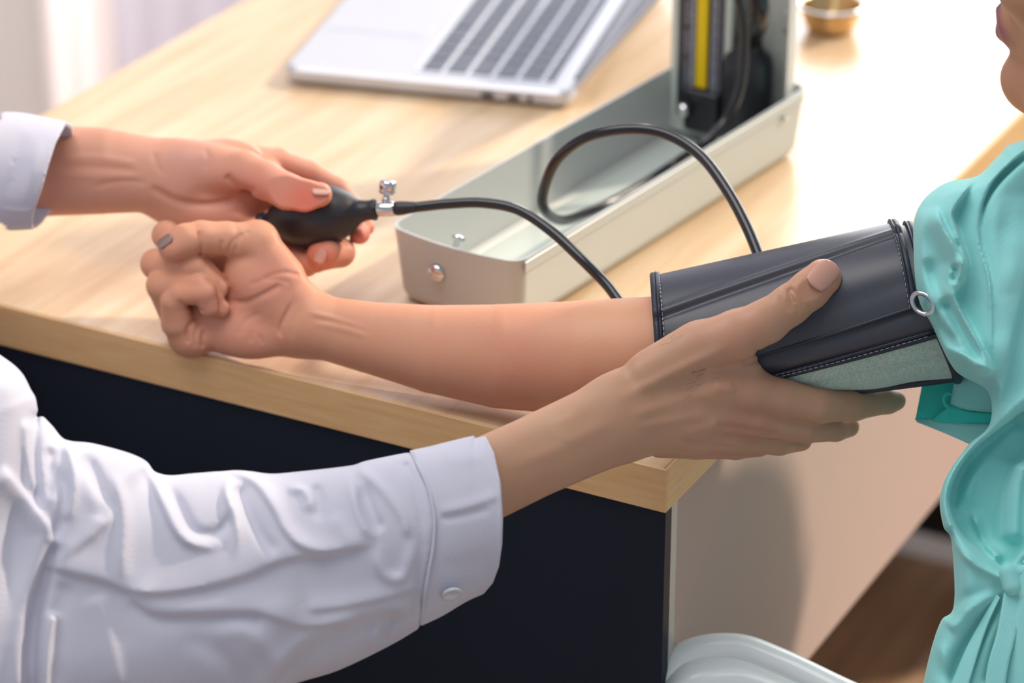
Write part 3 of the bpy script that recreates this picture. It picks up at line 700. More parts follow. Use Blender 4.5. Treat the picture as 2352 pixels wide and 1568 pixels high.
# ---- the examiner's near hand, gripping the cuff -----------------------------
VB = View(1.722, 1600, 900, gx=1.1e-4)
def build_grip():
    S = Sculpt((930, 2110), (560, 1230), (-200, 150), 3.2)
    S.chain([(930, 1170, -10, 88), (1010, 1140, -9, 94), (1100, 1108, -8, 97), (1220, 1052, -6, 94), (1330, 1002, -4, 96), (1430, 958, 0, 101)], 0, zs=.74)
    S.chain([(1430, 955, 0, 100), (1530, 915, 0, 112), (1640, 900, -4, 98), (1700, 912, -14, 78)], 26, zs=.52)
    S.ell((1545, 985, -24), (135, 62, 46), 26, ax=((1, .1, 0), (-.1, 1, 0), (0, 0, 1)))
    S.ell((1600, 820, 14), (120, 72, 48), 30, ax=((1, -.45, 0), (.45, 1, 0), (0, 0, 1)))
    # thumb
    S.chain([(1500, 862, 10, 62), (1610, 800, 30, 62), (1695, 768, 66, 57), (1760, 738, 92, 50), (1815, 700, 104, 46), (1860, 665, 108, 45), (1890, 637, 108, 43)], 20, kin=12, zs=.92)
    S.chain([(1640, 850, 16, 52), (1715, 845, 20, 34)], 34, zs=.7)
    # fingers running on under the cuff
    S.chain([(1640, 890, 6, 60), (1730, 900, 4, 50), (1800, 915, -4, 44), (1880, 932, -18, 40), (1960, 932, -52, 34), (2040, 922, -84, 27), (2058, 920, -92, 23)], 16, kin=10)
    S.chain([(1640, 950, -10, 50), (1740, 962, -18, 42), (1850, 982, -52, 36), (1920, 985, -98, 28), (1950, 980, -120, 24)], 7, kin=8)
    S.chain([(1580, 992, -26, 48), (1680, 1003, -42, 38), (1790, 1012, -82, 33), (1840, 1010, -122, 26)], 6, kin=8)
    S.chain([(1520, 1008, -40, 44), (1600, 1018, -60, 36), (1690, 1026, -98, 29), (1745, 1026, -135, 23)], 6, kin=8)
    S.ell((1655, 885, 22), (42, 26, 20), 26); S.ell((1650, 945, 6), (40, 22, 18), 24); S.ell((1592, 990, -8), (38, 20, 16), 22)
    X, Y = S.xy()
    cr = [
        ([(1795, 655), (1812, 672), (1828, 700), (1838, 725)], -4, 3.5, 5, .35), ([(1806, 650), (1822, 668), (1840, 690), (1846, 715)], -3, 3.5, 5, .35), ([(1788, 672), (1800, 695), (1815, 722)], -2.5, 3.5, 5, .35),
        ([(1815, 660), (1815, 680), (1822, 700)], -3, 4, 5), ([(1745, 812), (1735, 800), (1725, 785)], -3, 5, 6),
        ([(1560, 1000), (1620, 985), (1660, 975)], 4, 16, 16, .3), ([(1640, 880), (1665, 890), (1690, 885)], 4, 18, 16, .3), ([(1400, 925), (1500, 880), (1580, 840), (1690, 790)], 5, 14, 16, .3), ([(1440, 960), (1540, 925), (1640, 900)], 3.5, 12, 14, .3), ([(1450, 985), (1550, 965), (1640, 950)], 3, 10, 12, .3),
        ([(1500, 905), (1600, 872), (1700, 850)], -5, 18, 20, .3), ([(1700, 835), (1740, 830), (1760, 836)], -3, 6, 6),
        ([(1640, 975), (1720, 985), (1800, 1000)], -3, 6, 7), ([(1560, 1012), (1640, 1022), (1700, 1032)], -3, 6, 6),
        ([(1150, 1080), (1260, 1040), (1350, 995), (1420, 960)], 3, 18, 18, .3), ([(1290, 950), (1300, 985), (1290, 1020)], 2, 30, 30, .3)]
    S.relief(strokes(X, Y, cr)*1.6, -30, 0)
    v, q = S.mesh()
    c = tint(v, 'c0957a', [(1900, 640, 60, 'd2937e', .6), (1700, 975, 45, 'b87e6a', .6), (1760, 960, 40, 'b87f6c', .5), (1690, 780, 70, 'cf987e', .5), (1820, 690, 40, 'c08a6e', .4), (2040, 920, 60, 'a89a84', .5), (1500, 1000, 120, 'bf9277', .4), (1650, 1030, 70, 'c4917a', .4), (1250, 980, 120, 'd0a98a', .4)])
    return quads_mesh('body', VB(v), q, col=c)
grip_me = build_grip()
nail('fingernail', VB, (1891, 630, 149), (.68, -.66, -.20), (-.10, -.08, 1.0), 37, 31, 44, M['nail_doc'], None)
NB = COL.objects[-1]

# ---- the examiner's far hand, round the bulb ---------------------------------
VC = View(1.915, 400, 420, gx=-7.5e-5)
def build_far():
    S = Sculpt((40, 890), (260, 680), (-190, 120), 3.4)
    S.chain([(40, 392, -10, 112), (120, 392, -10, 104), (230, 392, -8, 100), (330, 400, -6, 88), (400, 408, -6, 84)], 0, zs=.74)
    S.chain([(390, 410, -14, 84), (470, 425, -24, 82), (540, 430, -34, 76), (590, 420, -46, 64)], 24, zs=.58)
    S.ell((470, 385, 2), (118, 58, 44), 28, ax=((1, .18, 0), (-.18, 1, 0), (0, 0, 1)))
    S.ell((450, 485, -10), (118, 56, 40), 26, ax=((1, .22, 0), (-.22, 1, 0), (0, 0, 1)))
    S.ell((515, 352, -30), (80, 34, 34), 18)
    # thumb over the bulb
    S.chain([(490, 392, 4, 50), (560, 392, 30, 46), (610, 414, 66, 43), (660, 440, 92, 41), (700, 449, 98, 36), (734, 447, 96, 29)], 16, kin=10)
    # index finger behind the bulb, along its top
    S.chain([(560, 372, -60, 42), (640, 372, -84, 32), (710, 396, -98, 28), (775, 430, -104, 24), (815, 475, -100, 21), (842, 522, -84, 18)], 10, kin=8)
    S.chain([(560, 420, -70, 42), (660, 430, -104, 32), (760, 470, -120, 28), (820, 510, -104, 25), (826, 537, -60, 22), (822, 540, -40, 20)], 8, kin=8)
    # ring and little fingers wrapping underneath
    S.chain([(560, 470, -60, 42), (640, 540, -70, 36), (720, 592, -60, 34), (782, 580, -30, 33), (748, 580, 28, 31), (735, 582, 34, 30)], 6, kin=8)
    S.chain([(540, 500, -40, 42), (610, 570, -40, 36), (672, 600, -12, 34), (704, 606, 4, 30)], 10, kin=8)
    X, Y = S.xy()
    cr = [([(345, 425), (400, 455), (470, 468), (545, 455)], -7, 6, 12), ([(520, 400), (545, 425), (590, 440)], -8, 7, 9), ([(130, 365), (220, 362), (320, 378)], 3, 9, 9, .2),
          ([(115, 402), (220, 405), (330, 405)], 3, 8, 8, .2), ([(120, 384), (220, 384), (320, 392)], -3, 7, 7, .2), ([(355, 350), (362, 380), (380, 400)], -2.5, 5, 7), ([(470, 340), (480, 365), (470, 390)], -2, 6, 8),
          ([(560, 470), (600, 476), (640, 490)], -4, 6, 8), ([(210, 430), (280, 415), (340, 420)], -2.5, 6, 6), ([(690, 420), (702, 436), (704, 452)], -1.5, 4, 5)]
    S.relief(strokes(X, Y, cr), -20, 10)
    v, q = S.mesh()
    c = tint(v, 'd39c84', [(700, 460, 55, 'e0705c', .75), (740, 585, 45, 'e07a66', .7), (830, 540, 40, 'e07a68', .7), (590, 430, 60, 'd07c66', .6), (520, 470, 80, 'cc8572', .5), (640, 570, 60, 'd8806c', .6), (430, 380, 70, 'c4938a', .5), (200, 370, 120, 'cd9582', .4)])
    return quads_mesh('body', VC(v), q, col=c)
far_me = build_far()
nail('fingernail', VC, (738, 436, 118), (1, .02, -.12), (-.02, -.62, .80), 22, 13, 26, M['nail_doc'], None)
NC = COL.objects[-1]
nail('fingernail', VC, (736, 589, 66), (-.4, .9, .1), (-.1, .05, 1.0), 17, 14, 24, M['nail_doc'], None)
ND = COL.objects[-1]

# ---- torsos and heads in world coordinates (metres x 1000) --------------------
class World:
    def __init__(s, mtx): s.m = mtx
    def __call__(s, v):
        m = np.array(s.m); return (np.asarray(v)/1000) @ m[:3, :3].T + m[:3, 3]
def build_head(mtx, skin, lip='8f5566'):                             # canonical head: +x forward, z up, chin near z=0; millimetres
    S = Sculpt((-125, 130), (-95, 95), (-130, 245), 3.0)
    S.ell((-12, 0, 150), (98, 76, 86), 0)
    S.ell((18, 0, 85), (70, 62, 90), 25)
    S.chain([(-45, 0, 60, 58), (-55, 0, -20, 56), (-70, 0, -130, 62)], 25)
    S.chain([(-10, 48, 45, 26), (40, 26, 12, 22), (66, 0, 6, 18), (40, -26, 12, 22), (-10, -48, 45, 26)], 22)
    S.ell((70, 0, 12), (22, 22, 19), 14)                           # chin
    S.ell((76, 0, 52), (20, 26, 18), 16)
    S.chain([(92, 0, 118, 7), (100, 0, 98, 9), (108, 0, 82, 12)], 12)   # nose
    S.ell((97, 12, 78), (10, 8, 8), 7); S.ell((97, -12, 78), (10, 8, 8), 7)
    S.chain([(84, -16, 50, 5), (94, 0, 54, 6.5), (84, 16, 50, 5)], 5)    # upper lip
    S.chain([(82, -15, 43, 5.5), (92, 0, 41, 8), (82, 15, 43, 5.5)], 4)
    S.chain([(92, -22, 46.5, 1.2), (103, 0, 47.5, 1.2), (92, 22, 46.5, 1.2)], 2, op='cut')
    for sy in (-1, 1):
        S.ell((82, sy*30, 118), (16, 17, 13), 10, op='cut'); S.ell((70, sy*30, 117), (15, 15, 12), 3)
        S.chain([(84, sy*14, 132, 6), (82, sy*30, 137, 6.5), (70, sy*46, 132, 5)], 12)
        S.ell((58, sy*42, 88), (26, 20, 20), 16)
        S.ell((-15, sy*76, 100), (18, 8, 30), 6); S.ell((-12, sy*84, 100), (10, 6, 20), 4, op='cut')
    v, q = S.mesh(); c = np.tile(np.array(lin(skin)[:3]), (len(v), 1))
    dz = np.abs(v[:, 2]-47); w = np.clip(1.4-np.sqrt(((v[:, 1])/23)**2+((v[:, 2]-47.5)/12.5)**2), 0, 1)*(v[:, 0] > 74); w = np.clip(w*2.5, 0, 1)[:, None]
    c = c*(1-w)+np.array(lin(lip)[:3])*w
    return quads_mesh('head', World(mtx)(v), q, col=c)
def build_hair(mtx, long=False):
    S = Sculpt((-140, 120), (-110, 110), (-60, 265), 4.0)
    S.ell((-20, 0, 158), (106, 86, 92), 0)
    if long: S.chain([(-60, 0, 90, 62), (-80, 0, -20, 48)], 20)
    S.ell((70, 0, 90), (62, 66, 62), 12, op='cut'); S.chain([(40, -90, 60, 40), (40, 90, 60, 40)], 10, op='cut')
    X = S.ax[0].reshape(-1, 1, 1); Y = S.ax[1].reshape(1, -1, 1); Z = S.ax[2].reshape(1, 1, -1)
    S.D += (1.2*np.sin(Y*.55+X*.06)).astype(np.float32)
    v, q = S.mesh(); return quads_mesh('hair', World(mtx)(v), q)
def eyes(mtx, root):
    for sy in (-1, 1):
        bm = bmesh.new(); bmesh.ops.create_uvsphere(bm, u_segments=20, v_segments=14, radius=.0125, matrix=mtx @ Matrix.Translation((.0735, sy*.030, .117)))
        attach(bm_obj('eye', bm, M['button'], None, True), root)
        bm = bmesh.new(); bmesh.ops.create_uvsphere(bm, u_segments=16, v_segments=10, radius=.0058, matrix=mtx @ Matrix.Translation((.0815, sy*.030, .117)))
        attach(bm_obj('iris', bm, M['hair'], None, True), root)
# patient's head: chin just inside the frame at the upper right, looking away to the left
chin = Vector(PD(2311, 165, 1.80))
HP_ANG = YAW+math.pi-math.radians(30)
HP = Matrix.Translation(chin) @ Matrix.Rotation(HP_ANG, 4, 'Z') @ Matrix.Rotation(math.radians(0), 4, 'Y') @ Matrix.Scale(.88, 4) @ Matrix.Translation((-.090, 0, -.012))
head_p = build_head(HP, 'b5876c')  # skin darker than the arm: the face's shade is put into this colour
hair_p = build_hair(HP, True)

# patient's torso, upper arm and legs (under the shirt)
def mm(p): return tuple(float(c)*1000 for c in p)
neckp = HP @ Vector((-.07, 0, -.12))
armp = [PD(1620, 782, 1.778), PD(1800, 745, 1.775), PD(2120, 690, 1.772), PD(2300, 600, 1.775), PD(2460, 520, 1.80)]
hip = (.36, .05)
def torso_sculpt(grow=0.0, hh=7.0):
    lo = np.array([-40, -260, 380]); hi = np.array([640, 520, 1120])
    S = Sculpt((lo[0], hi[0]), (lo[1], hi[1]), (lo[2], hi[2]), hh)
    sh = mm(armp[-1])
    c1 = (sh[0]+85, sh[1]+110)
    S.ell((c1[0]+10, c1[1], 800), (92+grow, 165+grow, 140+grow), 0)
    S.ell(((c1[0]+310)/2+10, (c1[1]+110)/2, 620), (100+grow, 150+grow, 180+grow), 60)
    S.ell((315, 110, 480), (120+grow, 160+grow, 85), 50)
    S.chain([(sh[0]+10, sh[1]+30, sh[2]-35, 46+grow), (c1[0]+15, c1[1]+40, sh[2]-20, 50+grow), (c1[0]+40, c1[1]+230, sh[2]-60, 44+grow)], 40)
    return S, c1, sh
S, c1, sh = torso_sculpt(-14)
S.chain([(neckp.x*1000, neckp.y*1000, neckp.z*1000, 58), (c1[0]+20, c1[1]+40, sh[2]-30, 50)], 30)
S.chain([mm(p)+(r,) for p, r in zip(armp, (33, 37, 42, 46, 50))], 20)
v, q = S.mesh(); torso_p = quads_mesh('torso', World(Matrix())(v), q, col=np.tile(np.array(lin('d9a183')[:3]), (len(v), 1)))
body_p = join_parts('body', [fist_me, head_p, torso_p], M['skin'], patient)
attach(link('hair', hair_p, M['hair']), patient); eyes(HP, patient)
attach(NA, patient); NA['label'] = 'dark glossy thumbnail'
# trousers and shoes
S = Sculpt((-60, 560), (-180, 330), (0, 620), 8.0)
for dy in (-65, 115):
    S.chain([(320, 80+dy, 470, 76), (120, 60+dy, 455, 64), (85, 50+dy, 430, 60), (75, 50+dy, 270, 50), (80, 50+dy, 90, 42)], 20)
v, q = S.mesh(); attach(link('trousers', quads_mesh('trousers', World(Matrix())(v), q), M['trouser']), patient)
def shoe(x, y, root, ang=math.pi):
    S = Sculpt((-60, 210), (-60, 60), (0, 110), 4.0)
    S.chain([(0, 0, 40, 36), (60, 0, 36, 36), (140, 0, 26, 38), (160, 0, 24, 32)], 12, zs=.75); S.chain([(5, 0, 80, 34), (5, 0, 50, 38)], 14); S.cut(0, 0, -1, -6, 2)
    v, q = S.mesh(); me = quads_mesh('shoe', World(Matrix.Translation((x, y, -.004)) @ Matrix.Rotation(ang, 4, 'Z'))(v), q); attach(link('shoe', me, M['black']), root)
shoe(.08, -.015, patient); shoe(.08, .165, patient)

# ---- patient's shirt ---------------------------------------------------------
VS = View(1.712, 2200, 800)
def build_teal():
    S = Sculpt((2085, 2640), (290, 1760), (-330, 150), 4.0)
    X, Y = S.xy()
    # sleeve bunched over the upper arm, shoulder and chest
    S.chain([(2245, 640, -70, 130), (2330, 600, -70, 200), (2480, 560, -90, 240)], 0, zs=.62)
    S.chain([(2190, 560, -60, 78), (2205, 640, -60, 96), (2240, 760, -60, 96)], 30, zs=.9)
    S.chain([(2420, 560, -90, 170), (2520, 900, -100, 300), (2540, 1300, -100, 330), (2540, 1760, -90, 330)], 60, zs=.62)
    S.chain([(2330, 1500, -60, 150), (2290, 1620, -60, 165)], 60, zs=.6)
    # trim to the photographed silhouette
    sil = crom([(2700, 250), (2352, 318), (2295, 352), (2245, 400), (2175, 415), (2124, 450), (2097, 500), (2095, 570), (2100, 640), (2112, 700), (2140, 745), (2160, 790), (2185, 840),
                (2205, 862), (2270, 900), (2273, 975), (2225, 1020), (2190, 1060), (2163, 1110), (2155, 1160), (2165, 1215), (2182, 1245), (2188, 1390), (2160, 1420), (2135, 1490), (2112, 1600), (2090, 1780), (2700, 1780)], 5, True)
    sd = poly_sd(X, Y, [tuple(p) for p in sil])
    w = sd[:, :, None]; Z = S.ax[2].reshape(1, 1, -1)
    # a cut with a rounded rim: closer to the silhouette means closer to the middle depth
    S.D = smin(S.D, np.where(np.abs(Z+80) < 400, np.sqrt(np.maximum(w+62, 0)**2+((Z+70)*.62)**2)-60, 50).astype(np.float32), 20)
    S.D = -smin(-S.D, (-w*np.ones_like(Z)).astype(np.float32), 10)
    f = [
        ([(2400, 310), (2352, 345), (2290, 400), (2262, 445), (2248, 500), (2247, 545), (2257, 590), (2271, 660), (2275, 780), (2275, 870)], 24, 5, 46, .12),
        ([(2400, 350), (2352, 375), (2300, 425), (2268, 475), (2256, 530), (2266, 590), (2278, 660), (2284, 780), (2284, 880)], 20, 60, 6, .12),
        ([(2250, 395), (2215, 440), (2190, 478), (2186, 500), (2204, 555), (2217, 602), (2214, 640), (2192, 674), (2202, 708), (2236, 772), (2268, 836), (2280, 862)], 24, 5, 36, .06),
        ([(2148, 468), (2160, 508), (2186, 556), (2210, 598), (2205, 632), (2184, 662)], 20, 5, 34, .2),
        ([(2195, 545), (2202, 580), (2206, 600)], -10, 9, 9, .4), ([(2192, 606), (2197, 626), (2187, 654)], -20, 9, 9, .3),
        ([(2168, 680), (2190, 722), (2224, 782), (2256, 832)], -22, 12, 14, .2), ([(2128, 590), (2138, 630), (2154, 672), (2180, 716)], -12, 16, 14, .3),
        ([(2120, 470), (2112, 540), (2122, 610), (2146, 670), (2170, 712)], 9, 14, 30, .25),
        ([(2140, 782), (2180, 800), (2225, 818), (2270, 850)], 15, 5, 26, .15), ([(2150, 742), (2170, 766), (2200, 790)], -9, 12, 14, .3),
        ([(2305, 440), (2290, 520), (2292, 640), (2298, 760)], 9, 40, 20, .3), ([(2380, 500), (2345, 680), (2312, 830), (2288, 950)], 18, 7, 44, .15), ([(2352, 440), (2330, 560), (2322, 680)], 8, 26, 26, .3)]
    mp = strokes(X, Y, f)*1.45
    # open front below: a rolled edge with a deep hollow behind it
    hollow = [(2420, 900), (2352, 925), (2300, 965), (2240, 1010), (2200, 1060), (2176, 1110), (2170, 1155), (2182, 1205), (2215, 1255), (2260, 1295), (2310, 1318), (2360, 1300), (2420, 1240)]
    hd = poly_sd(X, Y, [tuple(p) for p in crom(hollow, 4, True)])
    edge = [(2400, 880), (2352, 912), (2270, 982), (2205, 1045), (2165, 1110), (2158, 1160), (2172, 1215), (2212, 1270), (2260, 1308), (2318, 1332)]
    e, _, _ = poly_dist(X, Y, crom(edge, 6)); mp += 14*np.exp(-(e/9)**2)
    t = np.clip(-hd/26, 0, 1); mp -= 105*t*t*(3-2*t)
    t = np.clip(-(hd+34)/10, 0, 1); inner = np.clip((2190+(Y-1090)*-.0-X)/-60, 0, 1)
    f2 = [([(2352, 975), (2300, 1010), (2240, 1090), (2215, 1180)], 22, 20, 30, .2), ([(2352, 1020), (2310, 1080), (2280, 1170), (2270, 1260)], -30, 14, 18, .15), ([(2352, 1060), (2335, 1130), (2330, 1250)], 26, 16, 40, .15),
          ([(2230, 1170), (2262, 1240), (2300, 1290)], 30, 14, 10, .2), ([(2190, 1150), (2210, 1210), (2250, 1262), (2300, 1300)], 22, 16, 14, .15)]
    mp += strokes(X, Y, f2)*1.3
    # gathered front below the knot
    f3 = [([(2320, 1350), (2270, 1420), (2220, 1500), (2180, 1580)], -18, 20, 26, .15), ([(2310, 1340), (2240, 1370), (2188, 1395)], -8, 14, 14, .2), ([(2300, 1352), (2230, 1390), (2170, 1440)], 12, 24, 20, .2),
          ([(2330, 1360), (2300, 1450), (2270, 1580)], -22, 14, 14, .1), ([(2150, 1470), (2175, 1520), (2180, 1580)], 6, 14, 16, .3), ([(2215, 1260), (2225, 1310), (2220, 1370)], 4, 20, 20, .3)]
    mp += strokes(X, Y, f3)*1.5
    mp *= np.clip((-sd-4)/26, 0, 1)
    S.relief(mp, -140, -60)
    # opening of the sleeve for the arm
    S.chain([(2040, 715, -130, 150), (2150, 690, -130, 150), (2230, 670, -130, 120)], 6, op='cut') if False else None
    v, q = S.mesh()
    me = quads_mesh('shirt', VS(v), q, it=5); return me
S, _, _ = torso_sculpt(6); v, q = S.mesh()
join_parts('shirt', [build_teal(), quads_mesh('torso_shirt', World(Matrix())(v), q)], M['teal'], patient)
# hanging hem of the sleeve under the arm
def ribbon(name, edgeA, edgeB, D, m, root, thick=.0008, sub=8):
    a, b = crom(edgeA, sub), crom(edgeB, sub); n = min(len(a), len(b)); a, b = a[:n], b[:n]
    bm = bmesh.new(); rows = []
    for t in np.linspace(0, 1, 7):
        rows.append([bm.verts.new(tuple(PD(*(p*(1-t)+r*t)))) for p, r in zip(a, b)])
    for r0, r1 in zip(rows, rows[1:]):
        for i in range(n-1): bm.faces.new((r0[i], r0[i+1], r1[i+1], r1[i]))
    o = bm_obj(name, bm, m, None, True); md = o.modifiers.new('thick', 'SOLIDIFY'); md.thickness = thick; md.offset = 0
    return attach(o, root)
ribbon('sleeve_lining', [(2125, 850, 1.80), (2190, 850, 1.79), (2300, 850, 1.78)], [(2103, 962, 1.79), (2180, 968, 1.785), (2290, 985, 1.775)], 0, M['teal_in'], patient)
ribbon('sleeve_hem', [(2196, 850, 1.772), (2240, 870, 1.765), (2300, 890, 1.76)], [(2182, 932, 1.778), (2230, 942, 1.772), (2300, 948, 1.766)], 0, M['teal'], patient)
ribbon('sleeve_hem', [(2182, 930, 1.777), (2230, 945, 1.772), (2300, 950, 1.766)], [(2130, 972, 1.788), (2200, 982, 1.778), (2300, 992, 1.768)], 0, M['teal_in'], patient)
ribbon('sleeve_hem', [(2101, 960, 1.792), (2180, 971, 1.780), (2290, 975, 1.765)], [(2106, 968, 1.788), (2190, 1003, 1.776), (2290, 1050, 1.762)], 0, M['teal'], patient)
o = COL.objects[-1]
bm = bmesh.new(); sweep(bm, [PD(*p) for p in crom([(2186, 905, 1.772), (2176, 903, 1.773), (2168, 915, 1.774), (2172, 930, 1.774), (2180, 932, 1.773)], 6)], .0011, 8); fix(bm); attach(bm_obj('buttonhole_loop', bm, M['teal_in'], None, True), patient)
# knot and ties
bm = bmesh.new()
S = Sculpt((2270, 2420), (1240, 1420), (-60, 70), 2.5)
S.chain([(2318, 1315, 0, 24), (2326, 1345, 4, 23)], 0); S.chain([(2330, 1312, 0, 15), (2352, 1312, 4, 15), (2390, 1290, 0, 15)], 6); S.chain([(2330, 1305, 0, 8), (2345, 1280, 0, 8), (2400, 1230, 0, 9)], 5)
S.chain([(2300, 1300, 25, 3), (2325, 1330, 30, 3), (2345, 1330, 25, 3)], 3, op='cut')
v, q = S.mesh(); VK = View(1.700, 2320, 1330); attach(link('tie_knot', quads_mesh('tie_knot', VK(v), q), M['teal']), patient)
ribbon('tie', [(2306, 1360, 1.700), (2290, 1450, 1.698), (2268, 1530, 1.697), (2255, 1640, 1.697)], [(2346, 1366, 1.700), (2335, 1450, 1.697), (2316, 1530, 1.695), (2300, 1640, 1.694)], 0, M['teal'], patient, .0012)
ribbon('tie', [(2290, 1365, 1.706), (2255, 1425, 1.707), (2215, 1500, 1.706), (2165, 1620, 1.704)], [(2298, 1372, 1.704), (2270, 1430, 1.703), (2240, 1520, 1.701), (2205, 1640, 1.699)], 0, M['teal'], patient, .0012)
def stitches(name, pts, dash, gap, r, m, root, par=None, off=None):
    p = crom(pts, 12); P3 = np.array([PD(*a) for a in p]) if off is None else p; d = np.r_[0, np.cumsum(np.linalg.norm(np.diff(P3, axis=0), axis=1))]
    bm = bmesh.new(); s = 0
    while s+dash < d[-1]:
        a = [np.interp(s, d, P3[:, i]) for i in range(3)]; b = [np.interp(s+dash, d, P3[:, i]) for i in range(3)]; sweep(bm, [a, b], r, 5); s += dash+gap
    fix(bm); o = bm_obj(name, bm, m, None, False); o['kind'] = 'stuff'
    if par is not None: o.parent = par; return o
    return attach(o, root)
# ---- the arm cuff --------------------------------------------------------------
CA, CB = PD(1516, 800, 1.779), PD(2112, 700, 1.772)
AX = CB-CA; CL = np.linalg.norm(AX); AX /= CL
FR = -(FW-AX*FW.dot(AX)); FR /= np.linalg.norm(FR)                 # towards the viewer's side of the arm
DN = np.cross(AX, FR); DN = DN if DN.dot(UP) < 0 else -DN
cuff = thing('arm_cuff', 'charcoal blood pressure cuff with grey-green velour lining wrapped round the upper arm', 'cuff', tuple(PD(1800, 750, 1.775)))
CO = np.array(cuff.location)
def cpt(s, th, r):                                                  # th: 0 faces the viewer, positive downwards
    th = th+math.radians(28)*max(0, 1-s)
    skew = .014*max(math.sin(th), 0)*max(s, 0)+.004*max(-math.sin(th), 0)*(1-s)
    R = (.0378+.0074*s)+r
    return CA+AX*(s*CL+skew*1.0)+(FR*math.cos(th)*.94+DN*math.sin(th))*R-CO
def layer(name, s0, s1, t0, t1, r, thick, m, ns=40, nt=48, disp=None, sfun=None, parent=None):
    bm = bmesh.new(); lay = bm.verts.layers.float_vector.new('uvw'); A = []; B = []
    for i in range(ns+1):
        ra = []; rb = []
        for j in range(nt+1):
            th = math.radians(t0+(t1-t0)*j/nt); f = i/ns
            a = s0; b = s1 if sfun is None else sfun(math.degrees(th))
            s = a+(b-a)*f; d = disp(s, math.degrees(th)) if disp else 0
            va = bm.verts.new(cpt(s, th, r+d)); vb = bm.verts.new(cpt(s, th, r+d-thick))
            for v_ in (va, vb): v_[lay] = (th*.044, s*CL, 0)
            ra.append(va); rb.append(vb)
        A.append(ra); B.append(rb)
    full = abs(t1-t0) >= 359.9
    for i in range(ns):
        for j in range(nt):
            bm.faces.new((A[i][j], A[i+1][j], A[i+1][j+1], A[i][j+1])); bm.faces.new((B[i][j], B[i][j+1], B[i+1][j+1], B[i+1][j]))
    for i in range(ns):
        for j in (0, nt): bm.faces.new((A[i][j], B[i][j], B[i+1][j], A[i+1][j]))
    for j in range(nt):
        for i in (0, ns): bm.faces.new((A[i][j], B[i][j], B[i][j+1], A[i][j+1]))
    if full: bmesh.ops.remove_doubles(bm, verts=bm.verts[:], dist=1e-6)
    fix(bm); return bm_obj(name, bm, m, parent or cuff, True)
def gs(x, w): return math.exp(-(x/w)**2)
o = layer('velour_lining', -.005, 1.0, -180, 180, .0000, .003, M['velour'], 50, 96,
      disp=lambda s, t: -.0016*gs(t-40-6*s, 4)+.0006*math.sin(s*23+t*.05)); o['label'] = 'fuzzy grey-green inner face of the cuff'
o = layer('inner_wrap', .0, 1.012, -150, 23, .0018, .0014, M['cuff'], 40, 70, disp=lambda s, t: .0014*gs(t-9, 5)-.0008*gs(t-0, 3))
fold = lambda s, t: -.0016*gs(t+52+8*s, 2.6)+.0014*gs(t+57+8*s, 3.5)+.0010*gs(t+34, 14)-.0006*gs(t+18, 7)+.0007*math.sin(s*9)*gs(t+30, 25)
o = layer('outer_flap', -.008, .955, -128, -1, .0046, .0018, M['cuff'], 60, 90, disp=fold)
def piping(name, pts, r, fl=1.0, m=None, parent=None):
    bm = bmesh.new(); sweep(bm, pts, r, 10, flat=fl); fix(bm); return bm_obj(name, bm, m or M['piping'], parent or cuff, True)
def arc(s, t0, t1, r, n=60, disp=None): return [cpt(s, math.radians(t), r+(disp(s, t) if disp else 0)) for t in np.linspace(t0, t1, n)]
piping('piping', arc(.955, -128, -1, .0046, disp=fold), .0022, .9)
piping('piping', arc(.942, -128, -1, .0051, disp=fold), .0022, .45)
piping('piping', arc(-.006, -128, -1, .0044, disp=fold), .0023, .9)
piping('piping', arc(.010, -128, -1, .0049, disp=fold), .0020, .45)
piping('piping', arc(1.012, -150, 23, .0016), .0023, .9); piping('piping', arc(.999, -150, 23, .0022), .0022, .45)
piping('piping', [cpt(s, math.radians(22.5), .0016) for s in np.linspace(0, 1.01, 40)], .0020, .8)
piping('piping', [cpt(s, math.radians(19), .0025) for s in np.linspace(0, .98, 40)], .0020, .45)
piping('piping', [cpt(s, math.radians(-1), .0040) for s in np.linspace(0, .955, 40)], .0013, .8)
piping('piping', arc(1.0, 20, 200, .0004, 70), .0034, .9)
piping('piping', arc(-.005, -180, 180, .0000, 90), .0022, .8)
piping('piping', [cpt(s, math.radians(80), .0006) for s in np.linspace(.3, 1.0, 40)], .0024, .8)
def stitch_line(fn, n, r, a=.0021, b=.0011):
    P3 = np.array([fn(t) for t in np.linspace(0, 1, 200)]); d = np.r_[0, np.cumsum(np.linalg.norm(np.diff(P3, axis=0), axis=1))]
    bm = bmesh.new(); s = 0
    while s+a < d[-1]:
        sweep(bm, [[np.interp(s+k, d, P3[:, i]) for i in range(3)] for k in (0, a)], r, 5); s += a+b
    fix(bm); o = bm_obj('stitching', bm, M['thread'], cuff); o['kind'] = 'stuff'
stitch_line(lambda t: cpt(.936, math.radians(-128+127*t), .0062+fold(.936, -128+127*t)), 0, .00028)
stitch_line(lambda t: cpt(.018, math.radians(-128+127*t), .0060+fold(.018, -128+127*t)), 0, .00028)
stitch_line(lambda t: cpt(.996, math.radians(-110+132*t), .0034), 0, .00028)
stitch_line(lambda t: cpt(.05+.92*t, math.radians(18), .0036), 0, .00028)
stitch_line(lambda t: cpt(.05+.92*t, math.radians(20.5), .0034), 0, .00028)
ring_c = PD(2119, 697, 1.709)-CO; bm = bmesh.new()
e1, e2 = (UP*.95+RT*-.30), (RT*.75-FW*.45)
e1 /= np.linalg.norm(e1); e2 /= np.linalg.norm(e2)
sweep(bm, [ring_c+(e1*math.cos(a)*.0062+e2*math.sin(a)*.0062) for a in np.linspace(0, 2*math.pi, 40)], .0014, 10, cap=False); fix(bm)
o = bm_obj('metal_ring', bm, M['chrome'], cuff, True); o['label'] = 'polished metal ring at the cuff edge'

